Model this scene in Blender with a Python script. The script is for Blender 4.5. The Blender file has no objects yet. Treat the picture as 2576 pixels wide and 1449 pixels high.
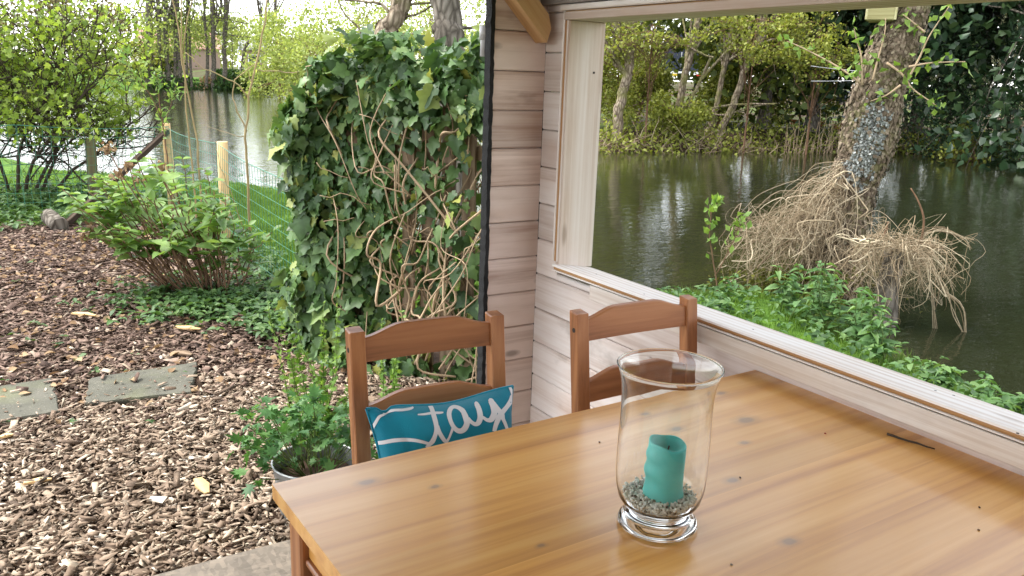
import bpy, math, random
import numpy as np
from mathutils import Vector, Matrix

# ------------------------------------------------------------------ camera
SC = bpy.context.scene
COL = SC.collection
W_, H_, F_ = 2576.0, 1449.0, 2100.0          # working pixel grid and focal length in it
CAM = np.array([0.0, 0.0, 1.45])
def _n(v): return v / np.linalg.norm(v)
_dA = _n(np.array([-1358., -583., F_]))
_dV = np.array([-.0348 * 8228, 8228., F_]); _dV = _n(_dV - _dA * _dA.dot(_dV))
_dB = np.cross(_dV, _dA)
RW = np.array([_dB, _dA, -_dV])                # camera axes (right, down, forward) to world
cam_d = bpy.data.cameras.new('camera'); cam = bpy.data.objects.new('camera', cam_d); COL.objects.link(cam)
cam_d.sensor_width = 36.0; cam_d.lens = F_ / W_ * 36.0; cam_d.clip_start = .02; cam_d.clip_end = 2000
cam.matrix_world = Matrix(((RW[0, 0], -RW[0, 1], -RW[0, 2], CAM[0]), (RW[1, 0], -RW[1, 1], -RW[1, 2], CAM[1]),
                           (RW[2, 0], -RW[2, 1], -RW[2, 2], CAM[2]), (0, 0, 0, 1)))
SC.camera = cam

# ------------------------------------------------------------------ light
SUN_EL, SUN_AZ = 57.0, -45.0                    # azimuth measured from +Y towards +X
SUN_STRENGTH, SKY_STRENGTH, EXPOSURE = 1.5, 0.15, 2.2
wd = bpy.data.worlds.new('World'); SC.world = wd; wd.use_nodes = True
nt = wd.node_tree; nt.nodes.clear()
sky = nt.nodes.new('ShaderNodeTexSky'); sky.sky_type = 'NISHITA'; sky.sun_disc = False
sky.sun_elevation = math.radians(SUN_EL); sky.sun_rotation = math.radians(SUN_AZ)
sky.air_density = 1.0; sky.dust_density = 0.6; sky.ozone_density = 1.0
hs = nt.nodes.new('ShaderNodeHueSaturation'); hs.inputs['Saturation'].default_value = .22
bg = nt.nodes.new('ShaderNodeBackground'); bg.inputs['Strength'].default_value = SKY_STRENGTH
wo = nt.nodes.new('ShaderNodeOutputWorld')
nt.links.new(sky.outputs[0], hs.inputs['Color']); nt.links.new(hs.outputs[0], bg.inputs['Color']); nt.links.new(bg.outputs[0], wo.inputs['Surface'])
sun_d = bpy.data.lights.new('sun', 'SUN'); sun = bpy.data.objects.new('sun', sun_d); COL.objects.link(sun)
sun_d.energy = SUN_STRENGTH; sun_d.angle = math.radians(28); sun_d.color = (1, .96, .9)
_sd = Vector((math.sin(math.radians(SUN_AZ)) * math.cos(math.radians(SUN_EL)), math.cos(math.radians(SUN_AZ)) * math.cos(math.radians(SUN_EL)), math.sin(math.radians(SUN_EL))))
sun.rotation_euler = _sd.to_track_quat('Z', 'Y').to_euler()
vs = SC.view_settings; vs.view_transform = 'Standard'; vs.look = 'None'; vs.gamma = 1; vs.exposure = EXPOSURE; vs.use_curve_mapping = False
cy = SC.cycles; cy.use_denoising = True; cy.max_bounces = 10; cy.diffuse_bounces = 4; cy.glossy_bounces = 4; cy.transmission_bounces = 10
cy.transparent_max_bounces = 8; cy.caustics_reflective = False; cy.caustics_refractive = True; cy.sample_clamp_indirect = 6

# ------------------------------------------------------------------ picture rays
def ray(u, v): return RW @ np.array([u - W_ / 2, v - H_ / 2, F_])
def onz(u, v, z): d = ray(u, v); return CAM + d * ((z - CAM[2]) / d[2])
def ony(u, v, y): d = ray(u, v); return CAM + d * ((y - CAM[1]) / d[1])
def onx(u, v, x): d = ray(u, v); return CAM + d * ((x - CAM[0]) / d[0])
def ond(u, v, base):
    """point on the upright plane through base that faces the camera"""
    d = ray(u, v); n = np.array([base[0], base[1], 0]) - np.array([CAM[0], CAM[1], 0]); n = _n(n)
    return CAM + d * (np.dot(np.array([base[0], base[1], 0]) - CAM, n) / d.dot(n))
def atr(u, v, r):
    d = ray(u, v); return CAM + d * (r / math.hypot(d[0], d[1]))

# ------------------------------------------------------------------ objects
def tag(o, label=None, cat=None, group=None, kind=None):
    if label: o['label'] = label
    if cat: o['category'] = cat
    if group: o['group'] = group
    if kind: o['kind'] = kind
    return o
def empty(name, loc=(0, 0, 0), rz=0.0):
    o = bpy.data.objects.new(name, None); COL.objects.link(o); o.location = loc; o.rotation_euler = (0, 0, rz); o.empty_display_size = .1
    return o
def link(name, me, mat=None, parent=None, loc=None, rot=None):
    o = bpy.data.objects.new(name, me); COL.objects.link(o)
    if mat is not None and not me.materials: me.materials.append(mat)
    if parent is not None: o.parent = parent
    if loc is not None: o.location = loc
    if rot is not None: o.rotation_euler = rot
    return o
def mesh_np(name, V, F, mat=None, smooth=False, rnd=None):
    """V (n,3); F (m,k) all the same k"""
    V = np.asarray(V, np.float32); F = np.asarray(F, np.int32); me = bpy.data.meshes.new(name)
    k = F.shape[1]; m = len(F)
    me.vertices.add(len(V)); me.vertices.foreach_set('co', V.ravel())
    me.loops.add(m * k); me.loops.foreach_set('vertex_index', F.ravel())
    me.polygons.add(m); me.polygons.foreach_set('loop_start', np.arange(0, m * k, k, dtype=np.int32))
    if smooth: me.polygons.foreach_set('use_smooth', np.ones(m, bool))
    me.update(calc_edges=True)
    if rnd is not None:
        a = me.attributes.new('rnd', 'FLOAT', 'POINT'); a.data.foreach_set('value', np.asarray(rnd, np.float32))
    if mat is not None: me.materials.append(mat)
    return me

class MB:
    """collects shapes into one mesh"""
    def __init__(s): s.v = []; s.f = []; s.sm = []
    def add(s, V, F, smooth=False):
        b = len(s.v); s.v += [tuple(map(float, p)) for p in V]; s.f += [tuple(i + b for i in f) for f in F]; s.sm += [smooth] * len(F); return s
    def box(s, c, size, bev=0.0, rot=None, taper=None):
        hx, hy, hz = [q / 2 for q in size]; b = min(bev, hx * .9, hy * .9, hz * .9)
        P = []
        if b <= 0:
            P = [(x * hx, y * hy, z * hz) for z in (-1, 1) for y in (-1, 1) for x in (-1, 1)]
            F = [(0, 2, 3, 1), (4, 5, 7, 6), (0, 1, 5, 4), (2, 6, 7, 3), (0, 4, 6, 2), (1, 3, 7, 5)]
        else:
            idx = {}
            for sx in (-1, 1):
                for sy in (-1, 1):
                    for sz in (-1, 1):
                        for ax in range(3):
                            q = [sx * (hx - b), sy * (hy - b), sz * (hz - b)]; q[ax] = (sx * hx, sy * hy, sz * hz)[ax]
                            idx[(sx, sy, sz, ax)] = len(P); P.append(tuple(q))
            F = []
            def face(l): F.append(tuple(l))
            for sg in (-1, 1):
                for ax in range(3):
                    o = [a for a in range(3) if a != ax]
                    q = []
                    for (p, r) in ((-1, -1), (1, -1), (1, 1), (-1, 1)):
                        k = [0, 0, 0]; k[ax] = sg; k[o[0]] = p; k[o[1]] = r; q.append(idx[(*k, ax)])
                    fl = (sg == 1) ^ (ax == 1)
                    face(q if fl else q[::-1])
            for a1 in range(3):
                for a2 in range(a1 + 1, 3):
                    a3 = 3 - a1 - a2
                    for s1 in (-1, 1):
                        for s2 in (-1, 1):
                            k = [0, 0, 0]; k[a1] = s1; k[a2] = s2
                            k[a3] = -1; q0 = (idx[(*k, a1)], idx[(*k, a2)]); k[a3] = 1; q1 = (idx[(*k, a1)], idx[(*k, a2)])
                            face((q0[0], q0[1], q1[1], q1[0]))
            for sx in (-1, 1):
                for sy in (-1, 1):
                    for sz in (-1, 1): face([idx[(sx, sy, sz, a)] for a in range(3)])
        V = np.array(P)
        if taper is not None: V[:, :2] *= np.where(V[:, 2:3] < 0, taper, 1.0)
        if rot is not None: V = V @ np.array(rot).T
        return s.add(V + np.array(c), F)
    def tube(s, pts, rad, n=8, caps=True, smooth=True, jit=0.0, rng=None):
        V, F = tube_np(pts, rad, n, jit, rng); s.add(V, F, smooth)
        if caps:
            b = len(s.v) - len(V); m = len(pts)
            s.f.append(tuple(b + i for i in range(n))[::-1]); s.sm.append(False)
            s.f.append(tuple(b + (m - 1) * n + i for i in range(n))); s.sm.append(False)
        return s
    def lathe(s, prof, n=32, c=(0, 0, 0), smooth=True, closed=False):
        m = len(prof); V = []; F = []
        for r, z in prof:
            for i in range(n):
                a = 2 * math.pi * i / n; V.append((c[0] + r * math.cos(a), c[1] + r * math.sin(a), c[2] + z))
        for j in range(m - 1 + (1 if closed else 0)):
            j2 = (j + 1) % m
            for i in range(n): F.append((j * n + i, j * n + (i + 1) % n, j2 * n + (i + 1) % n, j2 * n + i))
        return s.add(V, F, smooth)
    def prism(s, poly, y0, y1, axes=(0, 2, 1)):
        """polygon in axes[0],axes[1], swept along axes[2]"""
        n = len(poly); V = []
        for y in (y0, y1):
            for p in poly:
                q = [0, 0, 0]; q[axes[0]] = p[0]; q[axes[1]] = p[1]; q[axes[2]] = y; V.append(q)
        F = [tuple(range(n)), tuple(range(2 * n - 1, n - 1, -1))] + [(i, i + n, (i + 1) % n + n, (i + 1) % n) for i in range(n)]
        return s.add(V, F)
    def mesh(s, name, mat=None, fix=True):
        me = bpy.data.meshes.new(name); me.from_pydata(s.v, [], s.f); me.update()
        me.polygons.foreach_set('use_smooth', s.sm)
        if fix:
            import bmesh
            bm = bmesh.new(); bm.from_mesh(me); bmesh.ops.recalc_face_normals(bm, faces=bm.faces); bm.to_mesh(me); bm.free()
        if mat is not None: me.materials.append(mat)
        return me
    def build(s, name, mat, parent=None, loc=None, rot=None): return link(name, s.mesh(name, mat), None, parent, loc, rot)

def tube_np(pts, rad, n=8, jit=0.0, rng=None):
    P = np.asarray(pts, float); m = len(P)
    R = np.full(m, rad, float) if np.isscalar(rad) else np.asarray(rad, float)
    T = np.gradient(P, axis=0); T /= np.maximum(np.linalg.norm(T, axis=1, keepdims=True), 1e-9)
    ref = np.array([0, 0, 1.0]) if abs(T[0, 2]) < .9 else np.array([1.0, 0, 0])
    u = np.cross(T[0], ref); u /= np.linalg.norm(u); V = np.empty((m, n, 3)); a = np.arange(n) * 2 * math.pi / n
    for i in range(m):
        u = u - T[i] * u.dot(T[i]); u /= max(np.linalg.norm(u), 1e-9); w = np.cross(T[i], u)
        r = R[i] * (1 + (jit * (rng.random(n) - .5) if jit else 0))
        V[i] = P[i] + (np.cos(a) * r)[:, None] * u + (np.sin(a) * r)[:, None] * w
    F = []
    j = np.arange(n); j2 = (j + 1) % n
    F = np.concatenate([np.stack([i * n + j, i * n + j2, (i + 1) * n + j2, (i + 1) * n + j], 1) for i in range(m - 1)])
    return V.reshape(-1, 3), F
class Tubes:
    """many tubes, numpy, one mesh"""
    def __init__(s): s.V = []; s.F = []; s.R = []; s.b = 0
    def add(s, pts, rad, n=4, rnd=0.0):
        V, F = tube_np(pts, rad, n); s.V.append(V); s.F.append(F + s.b); s.b += len(V); s.R.append(np.full(len(V), rnd))
    def mesh(s, name, mat): return mesh_np(name, np.concatenate(s.V), np.concatenate(s.F), mat, True, np.concatenate(s.R))
def resample(P, k=4):
    P = np.array(P, float); n = len(P); out = []
    for t in np.linspace(0, n - 1, (n - 1) * k + 1):
        i = min(int(t), n - 2); f = t - i; p0, p1, p2, p3 = P[max(i - 1, 0)], P[i], P[i + 1], P[min(i + 2, n - 1)]
        out.append(.5 * ((2 * p1) + (-p0 + p2) * f + (2 * p0 - 5 * p1 + 4 * p2 - p3) * f * f + (-p0 + 3 * p1 - 3 * p2 + p3) * f ** 3))
    return np.array(out)
def wander(rng, a, b, n=8, amp=.05, sag=0.0):
    a = np.asarray(a, float); b = np.asarray(b, float); t = np.linspace(0, 1, n)[:, None]
    off = np.cumsum(rng.normal(0, 1, (n, 3)), 0); off -= off[0] + (off[-1] - off[0]) * t
    P = a + (b - a) * t + off * amp / math.sqrt(n); P[:, 2] += sag * 4 * (t * (1 - t))[:, 0]
    return P

# leaf templates: x across, y along (0 base .. 1 tip), z up; triangles
def fan(outline, z=0.08, stem=True):
    """outline of right half from base to tip (x,y) -> folded leaf with a midrib"""
    R = [(x, y, z * abs(x) * 2) for x, y in outline]; k = len(R)
    ys = [o[1] for o in outline]
    mid = [(0, y, 0) for y in ys]
    V = mid + R + [(-x, y, zz) for x, y, zz in R]; F = []
    for i in range(k - 1):
        for o, fl in ((k, 0), (2 * k, 1)):
            q = (i, o + i, o + i + 1, i + 1); q = q[::-1] if fl else q
            F += [(q[0], q[1], q[2]), (q[0], q[2], q[3])]
    return np.array(V, float), np.array(F)
def star(outline, z=.06):
    """outline of right half (x,y) incl. base and tip, fanned from the base point; lobed leaves"""
    o = list(outline); left = [(-x, y) for x, y in o[-2:0:-1]]
    ring = o + left; V = [(0, .22, 0)] + [(x, y, z * (1 - 2 * abs(x)) * (-1) + z * .9 * ((i % 2) * 2 - 1) * .5) for i, (x, y) in enumerate(ring)]
    n = len(ring); F = [(0, 1 + i, 1 + (i + 1) % n) for i in range(n)]
    return np.array(V, float), np.array(F)
L_OVAL = fan([(0, 0), (.26, .22), (.34, .48), (.22, .76), (0, 1)], .18)
L_NARROW = fan([(0, 0), (.15, .3), (.15, .6), (0, 1)], .2)
L_SMALL = fan([(0, 0), (.33, .45), (0, 1)], .2)
L_NETTLE = fan([(0, 0), (.26, .12), (.27, .25), (.30, .3), (.22, .5), (.24, .54), (.12, .76), (.13, .79), (0, 1)], .2)
L_IVY = star([(0, 0), (.17, -.09), (.36, .00), (.37, .16), (.33, .25), (.47, .40), (.42, .50), (.27, .56), (.12, .80), (0, .96)], .07)
L_MAPLE = star([(0, 0), (.22, .04), (.46, .18), (.30, .34), (.52, .66), (.20, .62), (0, 1.0)], .08)
L_DIVID = star([(0, 0), (.20, .05), (.48, .05), (.22, .24), (.56, .46), (.26, .44), (.36, .78), (.12, .62), (0, 1.0)], .05)
L_TRI = (np.array([(-.3, 0, 0), (.3, 0, 0), (.34, .55, .07), (0, 1, 0), (-.34, .55, .07)], float), np.array([(0, 1, 2), (0, 2, 3), (0, 3, 4)]))

def frames(D, Nm):
    D = D / np.maximum(np.linalg.norm(D, axis=1, keepdims=True), 1e-9)
    X = np.cross(D, Nm); X /= np.maximum(np.linalg.norm(X, axis=1, keepdims=True), 1e-9); Z = np.cross(X, D)
    return np.stack([X, D, Z], 1)                  # rows: x,y,z axes
def leaf_cloud(name, tmpl, pos, D, Nm, size, mat, rng, rnd=None):
    T, TF = tmpl; n = len(pos); k = len(T); Fm = frames(D, Nm)
    TT = np.broadcast_to(T, (n, k, 3)).copy(); TT[:, :, 0] *= rng.uniform(.8, 1.15, (n, 1)); yy = TT[:, :, 1]; xx = TT[:, :, 0]
    TT[:, :, 2] += -rng.uniform(-.12, .5, (n, 1)) * yy * yy + rng.uniform(-.15, .35, (n, 1)) * np.abs(xx) + rng.uniform(-.35, .35, (n, 1)) * xx * yy
    V = np.einsum('nkj,njc->nkc', TT, Fm) * np.asarray(size).reshape(-1, 1, 1) + pos[:, None, :]
    F = (TF[None] + (np.arange(n) * k)[:, None, None]).reshape(-1, 3)
    r = rng.random(n) if rnd is None else rnd
    return mesh_np(name, V.reshape(-1, 3), F, mat, False, np.repeat(r, k))
def leaf_objects(name, tmpl, pos, D, Nm, size, mat, parent, variants=1):
    """each leaf an object of its own, sharing one mesh"""
    Fm = frames(D, Nm); rv = random.Random(len(pos)); mes = []
    for c, f, w, a in ((.05, .0, .1, 1.0), (.40, .25, -.2, .92), (.22, -.12, .3, 1.1), (.55, .30, .1, .85), (-.1, .15, -.3, 1.0)):
        T = tmpl[0].copy(); T[:, 0] *= a; T[:, 2] += -c * T[:, 1] ** 2 + f * np.abs(T[:, 0]) + w * T[:, 0] * T[:, 1]; mes.append(mesh_np(name, T, tmpl[1], mat))
    px, py, pz = parent.location
    for p, f, s in zip(pos, Fm, np.broadcast_to(size, (len(pos),))):
        o = bpy.data.objects.new(name, mes[rv.randrange(5)]); COL.objects.link(o); o.parent = parent
        M = Matrix(((f[0, 0], f[1, 0], f[2, 0], 0), (f[0, 1], f[1, 1], f[2, 1], 0), (f[0, 2], f[1, 2], f[2, 2], 0), (0, 0, 0, 1)))
        o.matrix_basis = Matrix.Translation((p[0] - px, p[1] - py, p[2] - pz)) @ M @ Matrix.Scale(float(s), 4)
def foliage(name, stuff_name, tmpl, pos, D, Nm, size, mat, parent, rng, n_obj=300):
    """the leaves that show largest become objects, the rest one part"""
    size = np.broadcast_to(size, (len(pos),)).astype(float)
    v = pos - CAM; d = np.linalg.norm(v, axis=1); facing = np.abs((Nm * v).sum(1)) / (d * np.maximum(np.linalg.norm(Nm, axis=1), 1e-9))
    q = (v @ RW); inside = (q[:, 2] > 0) & (np.abs(q[:, 0] / q[:, 2] * F_) < W_ / 2) & (np.abs(q[:, 1] / q[:, 2] * F_) < H_ / 2)
    score = size / d * (.4 + facing) * np.where(inside, 1, .01)
    order = np.argsort(-score); a = order[:n_obj]; b = order[n_obj:]
    leaf_objects(name, tmpl, pos[a], D[a], Nm[a], size[a], mat, parent)
    if len(b):
        px = np.array(parent.location)
        o = link(stuff_name, leaf_cloud(stuff_name, tmpl, pos[b] - px, D[b], Nm[b], size[b], mat, rng), None, parent); o['kind'] = 'stuff'
def rdir(rng, n, up=0.0):
    v = rng.normal(0, 1, (n, 3)); v[:, 2] += up; return v / np.linalg.norm(v, axis=1, keepdims=True)

# ------------------------------------------------------------------ materials
def nd(nt, t, ins=None, **props):
    n = nt.nodes.new('ShaderNode' + t)
    for k, v in props.items(): setattr(n, k, v)
    for k, v in (ins or {}).items():
        s = n.inputs[k]
        if hasattr(v, 'is_output'): nt.links.new(v, s)
        else:
            if isinstance(v, tuple) and len(v) == 3 and s.type == 'RGBA': v = (*v, 1)
            s.default_value = v
    return n
def ramp(nt, fac, stops, interp='LINEAR'):
    n = nd(nt, 'ValToRGB', {'Fac': fac}); cr = n.color_ramp; cr.interpolation = interp
    while len(cr.elements) < len(stops): cr.elements.new(.5)
    for e, (p, c) in zip(cr.elements, stops):
        e.position = p; e.color = (*c, 1) if isinstance(c, tuple) else (c, c, c, 1)
    return n.outputs['Color']
def newmat(name):
    m = bpy.data.materials.new(name); m.use_nodes = True; nt = m.node_tree; nt.nodes.clear()
    out = nd(nt, 'OutputMaterial'); b = nd(nt, 'BsdfPrincipled'); nt.links.new(b.outputs[0], out.inputs['Surface'])
    return m, nt, b, out
def L(nt, a, b): nt.links.new(a, b)
def mixc(nt, fac, a, b, mode='MIX'):
    n = nd(nt, 'Mix', data_type='RGBA', blend_type=mode)
    for s, v in ((n.inputs[0], fac), (n.inputs[6], a), (n.inputs[7], b)):
        if hasattr(v, 'is_output'): L(nt, v, s)
        else: s.default_value = (*v, 1) if isinstance(v, tuple) else v
    return n.outputs[2]
def mth(nt, op, a, b=0.0, clamp=False):
    n = nd(nt, 'Math', operation=op, use_clamp=clamp)
    for s, v in ((n.inputs[0], a), (n.inputs[1], b)):
        if hasattr(v, 'is_output'): L(nt, v, s)
        else: s.default_value = v
    return n.outputs[0]
def coords(nt, scale=(1, 1, 1), per_object=True, kind='Object'):
    tc = nd(nt, 'TexCoord'); v = tc.outputs[kind]
    if per_object:
        oi = nd(nt, 'ObjectInfo'); v = nd(nt, 'VectorMath', {0: v, 1: nd(nt, 'VectorMath', {0: oi.outputs['Random'], 1: (37., 19., 23.)}, operation='MULTIPLY').outputs[0]}, operation='ADD').outputs[0]
    return nd(nt, 'Mapping', {'Vector': v, 'Scale': scale}).outputs[0]
def noise(nt, vec, scale, detail=4., rough=.55, dist=0.0):
    return nd(nt, 'TexNoise', {'Vector': vec, 'Scale': scale, 'Detail': detail, 'Roughness': rough, 'Distortion': dist}).outputs['Fac']
def bump(nt, h, strength, dist, b, normal=None):
    n = nd(nt, 'Bump', {'Height': h, 'Strength': strength, 'Distance': dist})
    if normal is not None: L(nt, normal, n.inputs['Normal'])
    L(nt, n.outputs[0], b.inputs['Normal']); return n.outputs[0]
def plain(name, col, rough=.6, spec=.3, var=.12, vscale=8., bumpk=.0, metal=0.0, per_object=True):
    m, nt, b, o = newmat(name); v = coords(nt, per_object=per_object); f = noise(nt, v, vscale, 5)
    c = ramp(nt, f, [(.25, tuple(x * (1 - var) for x in col)), (.75, tuple(min(1, x * (1 + var)) for x in col))])
    L(nt, c, b.inputs['Base Color']); b.inputs['Roughness'].default_value = rough; b.inputs['Specular IOR Level'].default_value = spec; b.inputs['Metallic'].default_value = metal
    if bumpk: bump(nt, noise(nt, v, vscale * 6, 4), bumpk, .01, b)
    return m
def leaf_mat(name, stops, rough=.5, spec=.35, trans=.35, tcol=(1.25, 1.2, .6)):
    m, nt, b, out = newmat(name)
    at = nd(nt, 'Attribute', attribute_name='rnd'); oi = nd(nt, 'ObjectInfo')
    f = mth(nt, 'FRACT', mth(nt, 'ADD', at.outputs['Fac'], oi.outputs['Random']))
    c = ramp(nt, f, stops)
    v = coords(nt, per_object=False); nf = noise(nt, v, 2.2, 2)
    c = mixc(nt, 1.0, c, ramp(nt, nf, [(.3, .72), (.7, 1.25)]), 'MULTIPLY')
    L(nt, c, b.inputs['Base Color']); b.inputs['Roughness'].default_value = rough; b.inputs['Specular IOR Level'].default_value = spec
    t = nd(nt, 'BsdfTranslucent', {'Color': mixc(nt, 1.0, c, tcol, 'MULTIPLY')}); ms = nd(nt, 'MixShader', {0: trans, 1: b.outputs[0], 2: t.outputs[0]})
    L(nt, ms.outputs[0], out.inputs['Surface']); return m
def wood(name, cols, grain=(2.2, 34, 34), ringk=.28, spots=None, rough=.5, spec=.3, knots=.5, knotcol=(.08, .04, .02), wash=None, coat=0.0, bumpk=.15, knot_scale=(2.6, 9, 9), patch=.5, dirt=1.0):
    """grain along local X"""
    m, nt, b, o = newmat(name); v = coords(nt, grain); g = noise(nt, v, 1.0, 6, .62, .6)
    vr = coords(nt, (grain[0] * .3, grain[1] * .35, grain[2] * .35)); rings = nd(nt, 'TexWave', {'Vector': vr, 'Scale': .55, 'Distortion': 5.5, 'Detail': 2.5, 'Detail Scale': 1.2}, wave_type='BANDS', bands_direction='Y').outputs['Fac']
    f = mth(nt, 'ADD', mth(nt, 'MULTIPLY', g, 1 - ringk), mth(nt, 'MULTIPLY', rings, ringk))
    fine = noise(nt, coords(nt, (grain[0] * 1.5, grain[1] * 4.5, grain[2] * 4.5)), 1.0, 3, .5); f = mth(nt, 'ADD', mth(nt, 'MULTIPLY', f, .78), mth(nt, 'MULTIPLY', fine, .22))
    c = ramp(nt, f, [(.30, cols[0]), (.5, cols[1]), (.70, cols[2])])
    if wash:
        pv = coords(nt, (2.4, 7, 7)); pn = noise(nt, pv, 1.0, 5, .6); fac = mth(nt, 'ADD', mth(nt, 'MULTIPLY', ramp(nt, pn, [(.30, 0.25), (.62, 1.0)]), .55), mth(nt, 'MULTIPLY', ramp(nt, f, [(.36, 0.0), (.58, 1.0)]), .45))
        c = mixc(nt, mth(nt, 'MULTIPLY', fac, wash[1]), c, wash[0])
        st = noise(nt, coords(nt, (1.3, 2.4, 2.4)), 1.6, 5, .65); c = mixc(nt, ramp(nt, st, [(.60, 0.0), (.74, .55 * dirt)]), c, (.16, .115, .085))
        pt = noise(nt, coords(nt, (.8, 3.0, 3.0)), 2.0, 3, .5); c = mixc(nt, ramp(nt, pt, [(.55, 0.0), (.72, .5 * dirt)]), c, (.50, .33, .25))
    if knots:
        kv = coords(nt, knot_scale); vo = nd(nt, 'TexVoronoi', {'Vector': kv, 'Scale': 1.0, 'Randomness': 1.0}).outputs['Distance']
        kn = ramp(nt, mth(nt, 'ADD', vo, mth(nt, 'MULTIPLY', noise(nt, v, 2.0, 2), .05)), [(.08, 1.0), (.15, 0.0)])
        c = mixc(nt, mth(nt, 'MULTIPLY', kn, knots), c, knotcol)
    if spots:
        gp = nd(nt, 'NewGeometry').outputs['Position']; wob = nd(nt, 'VectorMath', {0: nd(nt, 'TexNoise', {'Vector': gp, 'Scale': 40., 'Detail': 2.}).outputs['Color'], 1: (.007, .007, 0.)}, operation='MULTIPLY').outputs[0]
        for (sx, sy, sr) in spots:
            dv = nd(nt, 'VectorMath', {0: nd(nt, 'VectorMath', {0: gp, 1: wob}, operation='ADD').outputs[0], 1: (sx + .0035, sy + .0035, .74)}, operation='SUBTRACT').outputs[0]
            dl = nd(nt, 'VectorMath', {0: nd(nt, 'VectorMath', {0: dv, 1: (.62 / sr, 1.0 / sr, 1.0 / sr)}, operation='MULTIPLY').outputs[0]}, operation='LENGTH').outputs['Value']
            c = mixc(nt, ramp(nt, mth(nt, 'MULTIPLY', dl, .4), [(.22, .60), (.40, .22), (.75, 0.0)]), c, (.13, .105, .09))
    oi = nd(nt, 'ObjectInfo'); hv = nd(nt, 'HueSaturation', {'Color': c, 'Value': mth(nt, 'ADD', mth(nt, 'MULTIPLY', oi.outputs['Random'], patch * .4), 1 - patch * .2)})
    L(nt, hv.outputs[0], b.inputs['Base Color']); b.inputs['Specular IOR Level'].default_value = spec
    L(nt, ramp(nt, f, [(.3, min(1, rough + .1)), (.7, rough)]), b.inputs['Roughness'])
    if coat: b.inputs['Coat Weight'].default_value = coat; b.inputs['Coat Roughness'].default_value = .16
    bump(nt, f, bumpk, .004, b); return m
def bark(name, c0, c1, c2, scale=1.0, lichen=None, moss=None):
    m, nt, b, o = newmat(name); v = coords(nt, (9 * scale, 9 * scale, 3.2 * scale)); n1 = noise(nt, v, 1.5, 8, .65, .4)
    vo = nd(nt, 'TexVoronoi', {'Vector': v, 'Scale': 1.6}, feature='DISTANCE_TO_EDGE').outputs['Distance']
    f = mth(nt, 'ADD', mth(nt, 'MULTIPLY', n1, .7), mth(nt, 'MULTIPLY', ramp(nt, vo, [(.0, 0.0), (.25, .45)]), 1.0))
    c = ramp(nt, f, [(.25, c0), (.5, c1), (.8, c2)])
    if moss: c = mixc(nt, ramp(nt, noise(nt, coords(nt), 3.0, 5, .6), [(.46, 0.0), (.62, .75)]), c, moss)
    if lichen:
        col, sc, zlo, zhi = lichen
        sp = noise(nt, coords(nt, per_object=False), sc, 6, .7); sep = nd(nt, 'SeparateXYZ', {0: nd(nt, 'TexCoord').outputs['Object']}); zz = sep.outputs['Z']
        band = mth(nt, 'MULTIPLY', ramp(nt, zz, [(max(0, zlo - .15), 0.0), (zlo, 1.0)]), ramp(nt, zz, [(zhi, 1.0), (min(1, zhi + .12), 0.0)]))
        big = noise(nt, coords(nt, per_object=False), 2.6, 3)
        k = mth(nt, 'MULTIPLY', mth(nt, 'MULTIPLY', ramp(nt, sp, [(.44, 0.0), (.50, 1.0)]), ramp(nt, big, [(.40, 0.0), (.52, 1.0)])), band)
        c = mixc(nt, k, c, col)
    L(nt, c, b.inputs['Base Color']); b.inputs['Roughness'].default_value = .9; b.inputs['Specular IOR Level'].default_value = .15
    bump(nt, f, .9, .03, b); return m

M = {}
M['wash_side'] = wood('whitewashed_pine', ((.38, .26, .20), (.52, .40, .33), (.62, .52, .45)), grain=(1.6, 42, 42), rough=.62, spec=.2, knots=.55, knotcol=(.10, .07, .055), wash=((.74, .69, .665), .88), knot_scale=(2.2, 7.5, 7.5))
M['wash_end'] = wood('shaded_whitewash_pine', ((.27, .16, .115), (.40, .28, .22), (.50, .38, .31)), grain=(1.6, 42, 42), rough=.65, spec=.2, knots=.6, knotcol=(.08, .06, .05), wash=((.74, .63, .575), .84), knot_scale=(3.0, 7.5, 7.5))  # darker copy of the side-wall whitewash; the return's shade is mixed into its colour
M['wash_sill'] = wood('whitewashed_sill', ((.46, .34, .25), (.60, .50, .41), (.68, .60, .52)), grain=(1.4, 50, 50), rough=.5, spec=.3, knots=.4, knotcol=(.2, .14, .1), wash=((.82, .80, .78), .94), dirt=.35)
M['wash_jamb'] = wood('brushed_white_jamb', ((.36, .24, .16), (.50, .40, .32), (.60, .53, .47)), grain=(1.2, 40, 40), rough=.6, spec=.2, knots=.5, knotcol=(.16, .1, .06), wash=((.64, .585, .55), .80))
M['grey_board'] = wood('dark_grey_board', ((.16, .15, .14), (.24, .225, .21), (.31, .29, .275)), rough=.6, knots=.2)  # board over the window, darker and greyer than the wall planks
M['raw_edge'] = wood('bare_pine_edge', ((.30, .15, .06), (.45, .26, .11), (.55, .35, .17)), rough=.55, knots=.2)
M['brace'] = wood('brace_pine', ((.40, .22, .09), (.52, .31, .14), (.60, .39, .20)), rough=.5, knots=.3)
KN = [(*onz(u, v, .74)[:2], r) for u, v, r in ((924, 1213, .011), (1095, 1224, .006), (1877, 1057, .016), (1874, 1114, .008), (1842, 1208, .010), (1617, 1040, .008), (1705, 1079, .011), (1815, 989, .009), (1985, 1362, .010), (1362, 1373, .005))]
M['table'] = wood('stained_pine_top', ((.47, .20, .040), (.65, .33, .080), (.75, .435, .14)), grain=(.9, 22, 22), ringk=.15, spots=KN, rough=.30, spec=.5, knots=0, coat=.65, bumpk=.03, patch=.6)
M['chair'] = wood('antique_stain_pine', ((.22, .080, .026), (.33, .13, .046), (.41, .18, .070)), grain=(1.6, 44, 44), rough=.38, spec=.4, knots=.5, knotcol=(.09, .03, .012), coat=.15, bumpk=.06, knot_scale=(3.0, 12, 12), patch=.3)
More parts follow.
